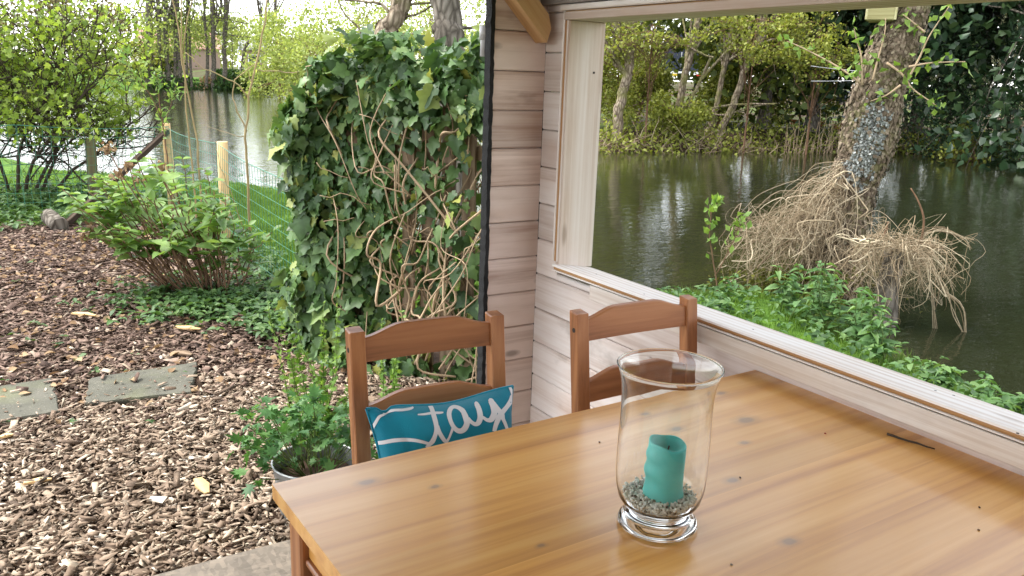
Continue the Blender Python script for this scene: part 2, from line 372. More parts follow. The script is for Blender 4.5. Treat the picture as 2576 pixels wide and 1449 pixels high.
M['picket'] = wood('weathered_picket', ((.13, .09, .06), (.25, .18, .12), (.34, .26, .18)), rough=.85, spec=.1, bumpk=.4)
M['new_post'] = wood('fresh_sawn_post', ((.50, .33, .15), (.62, .43, .21), (.70, .52, .28)), rough=.7, spec=.15, knots=.4, knotcol=(.25, .14, .06))
M['old_post'] = wood('old_mossy_post', ((.06, .05, .035), (.12, .10, .06), (.14, .15, .06)), rough=.9, spec=.1)
M['dark_wood'] = wood('wet_dark_wood', ((.035, .025, .02), (.07, .05, .036), (.11, .08, .058)), rough=.85, spec=.15)
M['log_end'] = plain('log_cut_face', (.45, .27, .13), .8, .1, .25, 30)
M['black'] = plain('bitumen_black', (.014, .014, .015), .8, .3, .35, 40, .5)
M['rubber'] = plain('dark_plug', (.03, .022, .02), .5, .3)
M['roof_in'] = wood('roof_boards', ((.56, .50, .46), (.68, .63, .60), (.74, .70, .67)), rough=.7, knots=.3)
M['cream_paint'] = plain('cream_render', (.62, .58, .50), .8, .2)
M['galv'] = plain('galvanised_zinc', (.34, .35, .355), .48, .5, .22, 22, .1, .75)
M['pipe'] = plain('grey_plastic_pipe', (.50, .51, .52), .4, .4, .05)
M['soil'] = plain('garden_soil', (.075, .048, .034), .95, .1, .45, 14, .8, per_object=False)
M['twig'] = plain('brown_twig', (.17, .10, .06), .8, .15, .3, 12)
M['darktwig'] = plain('dark_stem', (.055, .042, .03), .85, .15, .3, 12)
M['greenstem'] = plain('green_stem', (.12, .17, .05), .7, .2, .2, 12)
M['vine'] = plain('tan_ivy_stem', (.40, .295, .19), .8, .15, .3, 10)
M['whip'] = plain('young_stem', (.30, .225, .11), .7, .2, .25, 10)
M['wire'] = plain('green_plastic_wire', (.05, .19, .12), .45, .4, .1)
M['concrete'] = None
M['bark_far'] = bark('far_bark', (.05, .042, .034), (.115, .098, .078), (.20, .175, .145))
M['bark_moss'] = bark('mossy_bark', (.08, .06, .042), (.20, .155, .11), (.36, .295, .22), 1.0, None, (.20, .20, .06))
M['bark_lean'] = bark('scaly_bark', (.05, .035, .024), (.17, .125, .085), (.33, .26, .19), 2.0, None, (.15, .14, .06))
M['ivy'] = leaf_mat('ivy_leaf', [(0, (.036, .080, .024)), (.45, (.070, .140, .042)), (.78, (.115, .20, .062)), (.92, (.18, .26, .08)), (.975, (.32, .37, .09)), (1, (.38, .38, .10))], .42, .32, .25)
M['shrub'] = leaf_mat('spring_shrub_leaf', [(0, (.18, .28, .045)), (.5, (.27, .38, .07)), (1, (.37, .47, .12))], .5, .3, .5)
M['hydrangea'] = leaf_mat('hydrangea_leaf', [(0, (.12, .22, .055)), (.6, (.20, .33, .09)), (1, (.30, .43, .14))], .42, .35, .4)
M['ground_cover'] = leaf_mat('ground_elder_leaf', [(0, (.045, .10, .032)), (.6, (.08, .16, .05)), (1, (.14, .23, .075))], .5, .3, .3)
M['nettle'] = leaf_mat('nettle_leaf', [(0, (.055, .125, .038)), (.6, (.095, .19, .06)), (1, (.17, .28, .09))], .5, .3, .3)
M['geranium'] = leaf_mat('cranesbill_leaf', [(0, (.045, .13, .04)), (.6, (.085, .21, .06)), (1, (.15, .30, .09))], .45, .3, .3)
M['fern'] = leaf_mat('fern_leaf', [(0, (.10, .20, .03)), (.6, (.16, .30, .05)), (1, (.25, .40, .09))], .5, .3, .4)
M['grass'] = leaf_mat('grass_blade', [(0, (.065, .13, .018)), (.6, (.115, .21, .032)), (1, (.19, .30, .06))], .55, .25, .35)
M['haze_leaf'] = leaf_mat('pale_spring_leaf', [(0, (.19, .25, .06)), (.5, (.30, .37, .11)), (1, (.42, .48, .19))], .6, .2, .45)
M['bank_leaf'] = leaf_mat('hazel_leaf', [(0, (.11, .135, .022)), (.45, (.20, .235, .038)), (.8, (.31, .34, .07)), (1, (.42, .44, .13))], .55, .25, .4)
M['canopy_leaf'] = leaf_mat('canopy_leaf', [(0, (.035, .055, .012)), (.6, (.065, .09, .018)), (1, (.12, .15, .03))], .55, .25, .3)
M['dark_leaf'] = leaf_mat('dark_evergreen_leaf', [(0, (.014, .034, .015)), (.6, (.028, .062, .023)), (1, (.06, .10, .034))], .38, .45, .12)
M['laurel'] = leaf_mat('laurel_leaf', [(0, (.018, .046, .020)), (.6, (.036, .082, .032)), (.9, (.075, .135, .05)), (1, (.16, .22, .07))], .45, .35, .15)
M['hedge'] = leaf_mat('hedge_leaf', [(0, (.02, .055, .014)), (.6, (.045, .10, .02)), (1, (.08, .15, .03))], .6, .25, .25)
M['flower'] = leaf_mat('cream_blossom', [(0, (.42, .42, .24)), (1, (.58, .56, .36))], .7, .2, .3, (1.1, 1.1, .9))
M['brown_crown'] = leaf_mat('brown_bud', [(0, (.13, .10, .05)), (.6, (.22, .18, .09)), (1, (.30, .30, .12))], .8, .1, .25)
M['dry'] = leaf_mat('dry_brown_flower', [(0, (.22, .13, .07)), (1, (.42, .30, .18))], .85, .1, .2, (1, .9, .7))
def stuffmat(name, stops, rough=.85, spec=.15):
    m, nt, b, o = newmat(name); at = nd(nt, 'Attribute', attribute_name='rnd'); c = ramp(nt, at.outputs['Fac'], stops)
    n = noise(nt, coords(nt, per_object=False), 60, 3); c = mixc(nt, 1.0, c, ramp(nt, n, [(.3, .75), (.7, 1.2)]), 'MULTIPLY')
    L(nt, c, b.inputs['Base Color']); b.inputs['Roughness'].default_value = rough; b.inputs['Specular IOR Level'].default_value = spec; return m
M['chip'] = stuffmat('wood_chip', [(0, (.13, .092, .066)), (.35, (.235, .17, .12)), (.7, (.36, .275, .20)), (.93, (.51, .42, .315)), (1, (.68, .60, .49))])
M['bark_chip'] = stuffmat('bark_chip', [(0, (.07, .046, .036)), (.5, (.165, .108, .082)), (.85, (.25, .175, .135)), (.97, (.34, .265, .20)), (1, (.50, .42, .32))])
M['dry_vine'] = stuffmat('dry_vine', [(0, (.13, .092, .055)), (.5, (.34, .26, .165)), (1, (.56, .47, .33))])
M['pebble'] = stuffmat('white_pebble', [(0, (.05, .045, .04)), (.10, (.12, .11, .09)), (.12, (.66, .64, .56)), (1, (.86, .85, .78))], .6, .3)
def make_concrete():
    m, nt, b, o = newmat('mossy_concrete'); v = coords(nt); n1 = noise(nt, v, 5, 6); n2 = noise(nt, v, 90, 3, .7)
    c = ramp(nt, n1, [(.3, (.065, .064, .046)), (.55, (.10, .096, .072)), (.75, (.13, .122, .095))])
    c = mixc(nt, ramp(nt, n2, [(.62, 0.0), (.7, .7)]), c, (.34, .31, .24)); c = mixc(nt, ramp(nt, n2, [(.30, .7), (.38, 0.0)]), c, (.09, .08, .05))
    c = mixc(nt, ramp(nt, noise(nt, v, 3.2, 4), [(.5, 0.0), (.7, .55)]), c, (.14, .155, .06))
    L(nt, c, b.inputs['Base Color']); b.inputs['Roughness'].default_value = .92; bump(nt, n2, .5, .004, b); return m
M['concrete'] = make_concrete()
def make_osb():
    m, nt, b, o = newmat('weathered_strand_board'); v = coords(nt, (1, 1, 1), False)
    vo = nd(nt, 'TexVoronoi', {'Vector': nd(nt, 'Mapping', {'Vector': v, 'Scale': (26, 70, 20), 'Rotation': (0, 0, .5)}).outputs[0], 'Scale': 1.0, 'Randomness': 1.0})
    vo2 = nd(nt, 'TexVoronoi', {'Vector': nd(nt, 'Mapping', {'Vector': v, 'Scale': (75, 28, 20), 'Rotation': (0, 0, .3)}).outputs[0], 'Scale': 1.0})
    f = mth(nt, 'MULTIPLY', mth(nt, 'ADD', nd(nt, 'SeparateXYZ', {0: vo.outputs['Color']}).outputs[0], nd(nt, 'SeparateXYZ', {0: vo2.outputs['Color']}).outputs[1]), .5)
    c = ramp(nt, f, [(.1, (.13, .108, .082)), (.5, (.18, .15, .115)), (.9, (.25, .205, .155))]); L(nt, c, b.inputs['Base Color']); b.inputs['Roughness'].default_value = .8
    bump(nt, f, .4, .004, b); return m
M['osb'] = make_osb()
def make_water():
    m, nt, b, o = newmat('pond_water'); v = coords(nt, (1, 1, 1), False)
    b.inputs['Base Color'].default_value = (.014, .016, .007, 1); b.inputs['Roughness'].default_value = .04; b.inputs['IOR'].default_value = 1.34; b.inputs['Specular IOR Level'].default_value = .5
    n1 = noise(nt, nd(nt, 'Mapping', {'Vector': v, 'Rotation': (0, 0, -.55), 'Scale': (1, 1.9, 1)}).outputs[0], 4.6, 3, .55, .2); n2 = noise(nt, v, 1.3, 2, .5)
    sp = nd(nt, 'SeparateXYZ', {0: v}); wind = ramp(nt, mth(nt, 'ADD', mth(nt, 'MULTIPLY', mth(nt, 'SUBTRACT', sp.outputs['Y'], mth(nt, 'MULTIPLY', sp.outputs['X'], 1.4)), .06), .35), [(0.0, .25), (.35, .28), (1.0, .42)])
    h = mth(nt, 'MULTIPLY', mth(nt, 'MULTIPLY', n1, mth(nt, 'ADD', mth(nt, 'MULTIPLY', n2, 1.2), .1)), wind); bump(nt, h, .42, .07, b); return m
M['water'] = make_water()
def make_ground():
    m, nt, b, o = newmat('garden_ground'); v = coords(nt, (1, 1, 1), False); sep = nd(nt, 'SeparateXYZ', {0: v})
    n1 = noise(nt, v, 11, 6, .65); n2 = noise(nt, v, .5, 3)
    soil = ramp(nt, n1, [(.3, (.030, .020, .014)), (.6, (.080, .050, .034)), (.8, (.13, .085, .06))])
    green = ramp(nt, noise(nt, v, 9, 5), [(.3, (.045, .10, .014)), (.7, (.105, .20, .028))])
    at = nd(nt, 'Attribute', attribute_name='rnd')
    c = mixc(nt, ramp(nt, mth(nt, 'ADD', at.outputs['Fac'], mth(nt, 'MULTIPLY', mth(nt, 'SUBTRACT', n2, .5), .5)), [(.4, 0.0), (.6, 1.0)]), soil, green)
    L(nt, c, b.inputs['Base Color']); b.inputs['Roughness'].default_value = .95; b.inputs['Specular IOR Level'].default_value = .1; bump(nt, n1, .8, .03, b); return m
M['ground'] = make_ground()
def make_glass():
    m, nt, b, o = newmat('clear_glass'); b.inputs['Base Color'].default_value = (.97, .99, .98, 1); b.inputs['Roughness'].default_value = .0
    b.inputs['IOR'].default_value = 1.45; b.inputs['Transmission Weight'].default_value = 1.0; return m
M['glass'] = make_glass()
def make_wax():
    m, nt, b, o = newmat('teal_wax'); n = noise(nt, coords(nt), 30, 4)
    L(nt, ramp(nt, n, [(.3, (.06, .46, .42)), (.7, (.10, .56, .51))]), b.inputs['Base Color']); b.inputs['Roughness'].default_value = .45
    b.inputs['Subsurface Weight'].default_value = .3; b.inputs['Subsurface Radius'].default_value = (.006, .02, .02); b.inputs['Subsurface Scale'].default_value = .5; return m
M['wax'] = make_wax()
def make_cloth():
    m, nt, b, o = newmat('teal_cotton'); v = coords(nt, per_object=False); n = noise(nt, v, 7, 3); w = noise(nt, nd(nt, 'Mapping', {'Vector': v, 'Scale': (500, 500, 500)}).outputs[0], 1, 2)
    L(nt, ramp(nt, n, [(.3, (.006, .19, .29)), (.7, (.012, .27, .38))]), b.inputs['Base Color']); b.inputs['Roughness'].default_value = .85; b.inputs['Specular IOR Level'].default_value = .15
    b.inputs['Sheen Weight'].default_value = .3; bump(nt, mth(nt, 'ADD', w, mth(nt, 'MULTIPLY', n, 6.0)), .35, .003, b); return m
M['cloth'] = make_cloth()
M['print'] = plain('white_print', (.74, .76, .78), .8, .15, .05)
M['terracotta'] = plain('terracotta', (.42, .17, .08), .85, .15, .25, 20)
M['pink_pot'] = plain('pink_clay', (.46, .23, .17), .85, .15, .2, 20)
M['hose'] = plain('yellow_hose', (.55, .43, .07), .45, .4, .1)
M['navy'] = plain('navy_tarp', (.025, .032, .055), .55, .35, .15, 6)
M['truck_white'] = plain('white_steel', (.72, .73, .74), .4, .4, .04)
M['plate'] = plain('yellow_plate', (.62, .45, .04), .5, .3, .05)
M['truck_dark'] = plain('black_rubber', (.02, .02, .02), .7, .3)
M['red_lamp'] = plain('red_lens', (.5, .03, .02), .3, .5)
M['box_wood'] = wood('mossy_box_wood', ((.22, .19, .08), (.37, .34, .17), (.46, .42, .26)), rough=.85, knots=.2)
M['red_tile'] = plain('red_roof_tile', (.42, .24, .19), .8, .2, .2, 3)
M['grey_roof'] = plain('grey_roof_felt', (.30, .30, .29), .85, .2, .15, 3)
M['house_wall'] = plain('brick_wall', (.30, .22, .17), .85, .15, .1, 3)
M['white_trim'] = plain('white_trim', (.80, .80, .80), .6, .3, .04)
M['window_dark'] = plain('dark_pane', (.03, .035, .04), .1, .5)

# ------------------------------------------------------------------ setting: ground, water
WZ = -.30
POND = [onz(u, v, WZ)[:2] for u, v in ((-250, 397), (79, 410), (203, 441), (430, 468), (600, 476), (700, 478))]
POND += [np.array(p) for p in ((3.6, 9.0), (4.3, 7.2))]
POND += [onz(u, v, WZ)[:2] for u, v in ((1480, 765), (1700, 742), (1900, 748), (2100, 785), (2260, 895), (2400, 962), (2576, 1035), (2900, 1165),
         (2900, 425), (2576, 402), (2400, 390), (2200, 378), (1900, 377), (1520, 381), (1300, 348), (1000, 272), (800, 241), (690, 228), (560, 216), (440, 214), (290, 230), (100, 246), (-250, 270))]
POND = np.array(POND)
def pond_sd(x, y):
    x = np.asarray(x, float); y = np.asarray(y, float); d = np.full(x.shape, 1e9); ins = np.zeros(x.shape, bool)
    for i in range(len(POND)):
        a = POND[i]; b = POND[(i + 1) % len(POND)]; e = b - a; t = np.clip(((x - a[0]) * e[0] + (y - a[1]) * e[1]) / e.dot(e), 0, 1)
        d = np.minimum(d, np.hypot(x - a[0] - t * e[0], y - a[1] - t * e[1]))
        c = ((a[1] > y) != (b[1] > y)) & (x < (b[0] - a[0]) * (y - a[1]) / (b[1] - a[1] + 1e-12) + a[0]); ins ^= c
    return np.where(ins, -d, d)
def smooth(t): t = np.clip(t, 0, 1); return t * t * (3 - 2 * t)
def gz(x, y):
    x = np.asarray(x, float); y = np.asarray(y, float); sd = pond_sd(x, y); r = np.hypot(x, y)
    out = WZ + .02 + .18 * smooth(sd / .9) + .25 * smooth((r - 15) / 4) * smooth(sd / 1.5) + .75 * smooth((r - 30) / 25) * smooth((x - 14) / 10)
    h = np.where(sd >= 0, out, WZ + .02 + np.maximum(-.7, sd * .55))
    flat = np.clip((np.hypot(np.maximum(np.abs(x - .2) - 2.2, 0), np.maximum(np.abs(y - 3.5) - 4, 0))) / 1.5, 0, 1)
    return h + (.02 * np.sin(x * 1.7 + 2) * np.sin(y * 1.3) + .012 * np.sin(x * 4.1) * np.sin(y * 3.7 + 1)) * flat
def g1(p): return float(gz(np.array([p[0]]), np.array([p[1]]))[0])
def build_ground():
    xs = np.concatenate([[-400, -200, -110, -70, -48, -34], np.arange(-26, -4, 1.0), np.arange(-4, 10, .25), np.arange(10, 46, 1.0), [52, 64, 90, 150, 260, 500]])
    ys = np.concatenate([[-300, -150, -70, -35, -20], np.arange(-12, -2, 1.0), np.arange(-2, 16, .25), np.arange(16, 84, 1.0), [92, 110, 150, 240, 500]])
    X, Y = np.meshgrid(xs, ys); Z = gz(X.ravel(), Y.ravel()); nx, ny = len(xs), len(ys)
    i = np.arange((nx) * (ny)).reshape(ny, nx); F = np.stack([i[:-1, :-1].ravel(), i[:-1, 1:].ravel(), i[1:, 1:].ravel(), i[1:, :-1].ravel()], 1)
    x, y = X.ravel(), Y.ravel(); sd = pond_sd(x, y); r = np.hypot(x, y)
    grass = np.where((y > 9.2) & (r < 20), 1.0, 0.0); grass = np.maximum(grass, ((x > 1.9) & (y > 5.0) & (r < 20)) * 1.0); grass = np.maximum(grass, ((x > 2.2) & (r < 9)) * .8)
    grass = np.maximum(grass, (r > 40) * 1.0); grass = np.where(((r > 17) & (r < 40)) | ((x > 16) & (r > 17)), .44, grass); grass = np.where(np.abs(sd) < .5, grass * .6, grass)
    me = mesh_np('ground', np.stack([x, y, Z], 1), F, M['ground'], True, grass); o = link('ground', me); o['kind'] = 'structure'
    P = [(-420, -300), (520, -300), (520, 520), (-420, 520)]
    # the water sheet, a little wider than the pond so that it runs under the banks
    c = POND.mean(0); ring = []
    for k in range(len(POND)):
        a, b, d = POND[k - 1], POND[k], POND[(k + 1) % len(POND)]; t = d - a; nrm = np.array([t[1], -t[0]]); nrm /= np.linalg.norm(nrm); q = b + nrm * .6
        if pond_sd(np.array([q[0]]), np.array([q[1]]))[0] < 0: q = b - nrm * .6
        ring.append((q[0], q[1], WZ))
    mb = MB(); mb.add(ring, [tuple(range(len(ring)))]); w = mb.mesh('water', M['water'])
    if w.polygons[0].normal.z < 0: w.flip_normals()
    o = link('water', w); o['kind'] = 'structure'
build_ground()

# ------------------------------------------------------------------ summerhouse
XW, YC, YB, XL = 1.6226, 2.395, -1.35, -1.75          # inner face of side wall, inner face of front return, back wall, left end
PITCH = .1259
house = tag(empty('summerhouse', (0, 0, 0)), 'open-fronted wooden summerhouse with pinkish whitewashed board walls and a large unglazed window', 'summerhouse')
def plank_mesh(name, length, h, th, mat):
    """length along X, height Z, thickness Y (outer side +Y); grooved edges on the inner face"""
    c = .005; poly = [(-c * 1.2 + c * 1.2, -h / 2 + c), (c, -h / 2 + .001), (th, -h / 2 + .001), (th, h / 2 - .001), (c, h / 2 - .001), (0, h / 2 - c)]
    V = []; 
    for x in (-length / 2, length / 2):
        for y, z in poly: V.append((x, y, z))
    n = len(poly); F = [tuple(range(n))[::-1], tuple(range(n, 2 * n))] + [(i, (i + 1) % n, (i + 1) % n + n, i + n) for i in range(n)]
    mb = MB(); mb.add(V, F); return mb.mesh(name, mat)
_pm = {}
def plank(x0, x1, z0, z1, axis, at, mat, name='wall_plank', th=.04):
    """axis 'y': wall running along Y at x=at (side wall); axis 'x': along X at y=at"""
    Lh = x1 - x0; h = z1 - z0; key = (round(Lh, 3), round(h, 3), mat, th)
    if key not in _pm: _pm[key] = plank_mesh(name, Lh, h, th, M[mat])
    j = random.Random(hash((x0, z0, at)) & 0xffff).uniform(-.0012, .0012)
    if axis == 'x': return link(name, _pm[key], None, house, ((x0 + x1) / 2, at + j, (z0 + z1) / 2))
    return link(name, _pm[key], None, house, (at + j, (x0 + x1) / 2, (z0 + z1) / 2), (0, 0, -math.pi / 2))
WIN_Y0, WIN_Y1, WIN_Z0, WIN_Z1 = -.25, 2.2687, .795, 1.6492
zj = [1.5258 + PITCH * k for k in range(-12, 5)]
zj = [z for z in zj if -.02 < z < 2.1]
zj = [0.0] + [z for z in zj if z > .03] + [2.1]
for z0, z1 in zip(zj[:-1], zj[1:]):
    if z1 <= WIN_Z0 + .001 or z0 >= WIN_Z1:
        plank(YB, YC, z0, z1, 'y', XW, 'wash_side')
    else:
        for a, b in ((YB, WIN_Y0), (WIN_Y1, YC)):
            zz0, zz1 = z0, z1
            plank(a, b, zz0, zz1, 'y', XW, 'wash_side')
        if z0 < WIN_Z0 - .004: plank(WIN_Y0 + .002, WIN_Y1 - .002, z0, WIN_Z0, 'y', XW, 'wash_side')
        if z1 > WIN_Z1 + .004: plank(WIN_Y0 + .002, WIN_Y1 - .002, WIN_Z1, z1, 'y', XW, 'wash_side')
zs = [1.5889 + PITCH * k for k in range(-13, 4)]
zs = [0.0] + [z for z in zs if .03 < z < 2.08] + [2.1]
XE = 1.4156
for z0, z1 in zip(zs[:-1], zs[1:]):
    plank(XE, XW - .001, z0, z1, 'x', YC, 'wash_end')
# back and left walls (behind the camera), roof, floor
for z0, z1 in zip(zs[:-1], zs[1:]):
    plank(XL, XW - .002, z0, z1, 'x', YB - .041, 'wash_end')
def part(name, mat, c, size, bev=.002, rot=None, along='x', parent=None):
    """a bevelled board; its mesh lies along local X so that the grain follows it"""
    mb = MB(); sx, sy, sz = size
    if along == 'x': mb.box((0, 0, 0), (sx, sy, sz), bev); r = (0, 0, 0)
    elif along == 'y': mb.box((0, 0, 0), (sy, sx, sz), bev); r = (0, 0, math.pi / 2)
    else: mb.box((0, 0, 0), (sz, sy, sx), bev); r = (0, -math.pi / 2, 0)
    return mb.build(name, M[mat] if isinstance(mat, str) else mat, house if parent is None else parent, c, rot if rot is not None else r)
# black bitumen strip on the free end of the return, ragged
rg = np.random.default_rng(5); mb = MB(); zz = np.linspace(-.06, 2.1, 120); ring = []
V = []; F = []
for k, z in enumerate(zz):
    e = rg.normal(0, .0012, 4); a = .0; V += [(XE - .010 + e[0], YC - .006 + e[1], z), (XE + .006 + e[2], YC - .004 + e[3] * .6, z), (XE + .006, YC + .030, z), (XE - .010 + e[0], YC + .030, z)]
for k in range(len(zz) - 1):
    for i in range(4): F.append((k * 4 + i, k * 4 + (i + 1) % 4, k * 4 + 4 + (i + 1) % 4, k * 4 + 4 + i))
mb.add(V, F + [(0, 1, 2, 3), tuple(len(V) - 4 + i for i in range(4))]); mb.build('felt_edge_strip', M['black'], house)
# outer black cladding sheets of the front return and the side wall
part('outer_cladding', 'black', ((XE + XW + .06) / 2 + .006, YC + .05, 1.02), (XW - XE + .05, .014, 2.16), .001)
# window lining: jambs, head, sill, apron
RX0, RX1 = XW - .012, 1.7537
JT = .022
for wy, sg in ((WIN_Y1, -1), (WIN_Y0, 1)):
    part('window_jamb', 'wash_jamb', ((RX0 + RX1) / 2, wy + sg * JT / 2, (.8385 + WIN_Z1 - .025) / 2 - .012), (RX1 - RX0, JT, WIN_Z1 - .025 - .8145), .002, along='z')
HD = part('window_head', 'wash_jamb', ((RX0 + RX1) / 2 - .004, (WIN_Y0 + WIN_Y1) / 2, WIN_Z1 - .0125), (RX1 - RX0 + .012, WIN_Y1 - WIN_Y0 - .002, .024), .002, along='y')
# casing beads round the lining, with a bare orange groove between two white beads
part('casing_bead', 'wash_sill', (XW - .008, WIN_Y1 + .007, (.842 + 1.654) / 2), (.016, .009, 1.654 - .842), .0015, along='z')
part('casing_groove', 'raw_edge', (XW - .007, WIN_Y1 - .003, (.842 + 1.624) / 2), (.014, .011, 1.624 - .842), .001, along='z')
part('casing_bead', 'wash_sill', (XW - .0125, WIN_Y1 - .0125, (.842 + 1.624) / 2), (.005, .007, 1.624 - .842), .0015, along='z')
part('head_casing', 'wash_sill', (XW - .013, (WIN_Y0 + WIN_Y1) / 2, 1.662), (.024, WIN_Y1 - WIN_Y0 + .04, .018), .003, along='y')
part('head_groove', 'raw_edge', (XW - .007, (WIN_Y0 + WIN_Y1) / 2, 1.6463), (.012, WIN_Y1 - WIN_Y0 + .01, .012), .002, along='y')
part('head_board', 'grey_board', (XW - .016, (YB + YC) / 2, 1.7295), (.030, YC - YB - .004, .112), .003, along='y')
def sill_part(name, mat, poly, y0, y1):
    mb = MB(); mb.prism([(-x, z) for x, z in poly], y0, y1, (1, 2, 0)); return mb.build(name, M[mat], house, (0, 0, 0), (0, 0, math.pi / 2))
sill_part('sill_board', 'wash_sill', [(1.5865, .838), (1.584, .8365), (1.584, .8315), (1.600, .8285), (1.744, .800), (1.744, .813)], WIN_Y0 - .02, 2.2455)
sill_part('sill_moulding', 'raw_edge', [(1.588, .8305), (1.5865, .827), (1.5885, .8215), (1.62, .8215), (1.62, .8245)], WIN_Y0 - .02, 2.240)
sill_part('sill_lip', 'wash_sill', [(1.5845, .8208), (1.583, .8188), (1.5845, .8168), (1.6205, .8168), (1.6205, .8208)], WIN_Y0 - .02, 2.2435)
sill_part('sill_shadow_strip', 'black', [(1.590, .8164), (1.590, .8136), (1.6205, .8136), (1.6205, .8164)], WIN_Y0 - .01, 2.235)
sill_part('apron_board', 'wash_sill', [(1.587, .8132), (1.5855, .8115), (1.5855, .768), (1.587, .7665), (1.6205, .7665), (1.6205, .8132)], WIN_Y0 - .01, 2.035)
def on_sill(u, v):
    d = ray(u, v); t = (.838 - .15625 * (0 - 1.584) * 1 - CAM[2]) / (d[2] + .15625 * d[0]); return CAM + d * t
for k, (u, v) in enumerate(((1894, 829), (2353, 983), (2399, 995), (1620, 740), (2560, 1090), (1500, 690))):
    p = on_sill(u, v) - np.array([0, 0, .0003]); mb = MB(); mb.tube([(0, 0, 0), (0, 0, .0008)], .0028, 10); mb.build('nail', M['rubber'], house, p)
p = ony(1494, 183, WIN_Y1 - JT - .0006); mb = MB(); mb.tube([(0, 0, 0), (0, -.001, 0)], .004, 10); mb.build('screw', M['rubber'], house, p)
# floor, roof, front beam, brace
part('floor_board', 'osb', ((XL + XE) / 2, (YB + 2.36) / 2, -.048), (XE - XL, 2.36 - YB, .096), .004)
part('floor_board', 'osb', ((XE + XW) / 2 + .002, (YB + YC) / 2, -.049), (XW - XE, YC - YB - .01, .094), .004)
for k in range(14):
    y0 = YB - .1 + k * .305
    part('roof_board', 'roof_in', ((XL + XW) / 2, y0 + .15, 2.235 + .0), (XW - XL + .5, .30, .02), .003)
part('roof_felt', 'black', ((XL + XW) / 2, (YB + 2.9) / 2, 2.252), (XW - XL + .56, 2.9 - YB + .3, .012), .002)
part('front_beam', 'raw_edge', ((XL + XW) / 2 - .03, YC + .03, 2.165), (XW - XL - .07, .07, .115), .004)
part('corner_post', 'wash_end', (XL + .03, YC + .03, 1.05), (.06, .06, 2.098), .004, along='z')
for yy in (-.2, 1.0):
    part('rafter', 'raw_edge', ((XL + XW) / 2, yy, 2.17), (XW - XL - .02, .05, .10), .003)
# knee brace from the return up to the front beam
br0 = ony(1388, 96, YC - .035); mb = MB(); bl = .62; w2 = .030
mb.prism([(-w2 * .3, -.012), (.031, -.034), (bl, -w2), (bl, w2), (-.03, w2)], -.034, .034, (0, 2, 1))
mb.build('knee_brace', M['brace'], house, (1.5788, YC - .036, 1.5977), (0, math.radians(180 + 45), 0))
# grey downpipe at the outer corner
dp = ony(1217, 66, 2.60); mb = MB(); mb.tube([(0, 0, -.10), (0, 0, 0)], .016, 12); mb.tube([(0, 0, -.045), (0, 0, 0.002)], .020, 12)
mb.build('gutter_spout', M['pipe'], house, (dp[0] + .006, dp[1], dp[2]))

# ------------------------------------------------------------------ table
TZ = .74
TA = np.array([.369, 1.344]); TD = np.array([math.cos(.0214), math.sin(.0214)]); TN = np.array([TD[1], -TD[0]])   # far left corner, along, towards camera
TL, TW_ = 1.248, .835
def tpt(a, b): return TA + TD * a + TN * b
def build_table():
    c = tpt(TL / 2, TW_ / 2); t = tag(empty('dining_table', (c[0], c[1], 0), .0214), 'orange-brown pine dining table with glossy plank top beside the window', 'table')
    n = 8; wv = TW_ / n; rng = random.Random(3)
    wid = [rng.uniform(.8, 1.2) for _ in range(n)]; s = sum(wid); wid = [w * TW_ / s for w in wid]; y = TW_ / 2
    for w in wid:
        mb = MB(); mb.box((0, 0, 0), (TL, w - .00004, .028))
        mb.build('top_board', M['table'], t, (0, y - w / 2, TZ - .014)); y -= w
    for sx in (-1, 1):
        for sy in (-1, 1):
            mb = MB(); mb.box((0, 0, 0), (TZ - .028, .058, .058), .004)
            mb.build('leg', M['chair'], t, (sx * (TL / 2 - .05), sy * (TW_ / 2 - .05), (TZ - .028) / 2), (0, math.pi / 2, 0))
    for sy in (-1, 1):
        mb = MB(); mb.box((0, 0, 0), (TL - .16, .02, .085), .002); mb.build('apron', M['chair'], t, (0, sy * (TW_ / 2 - .045), TZ - .028 - .0425))
    for sx in (-1, 1):
        mb = MB(); mb.box((0, 0, 0), (TW_ - .16, .02, .085), .002); a = mb.build('apron', M['table'], t, (sx * (TL / 2 - .045), 0, TZ - .028 - .0425), (0, 0, math.pi / 2))
        mb = MB(); mb.box((0, 0, 0), (TW_ - .16, .012, .012), .003); mb.build('apron_bead', M['chair'], t, (sx * (TL / 2 - .034), 0, TZ - .028 - .092), (0, 0, math.pi / 2))
build_table()

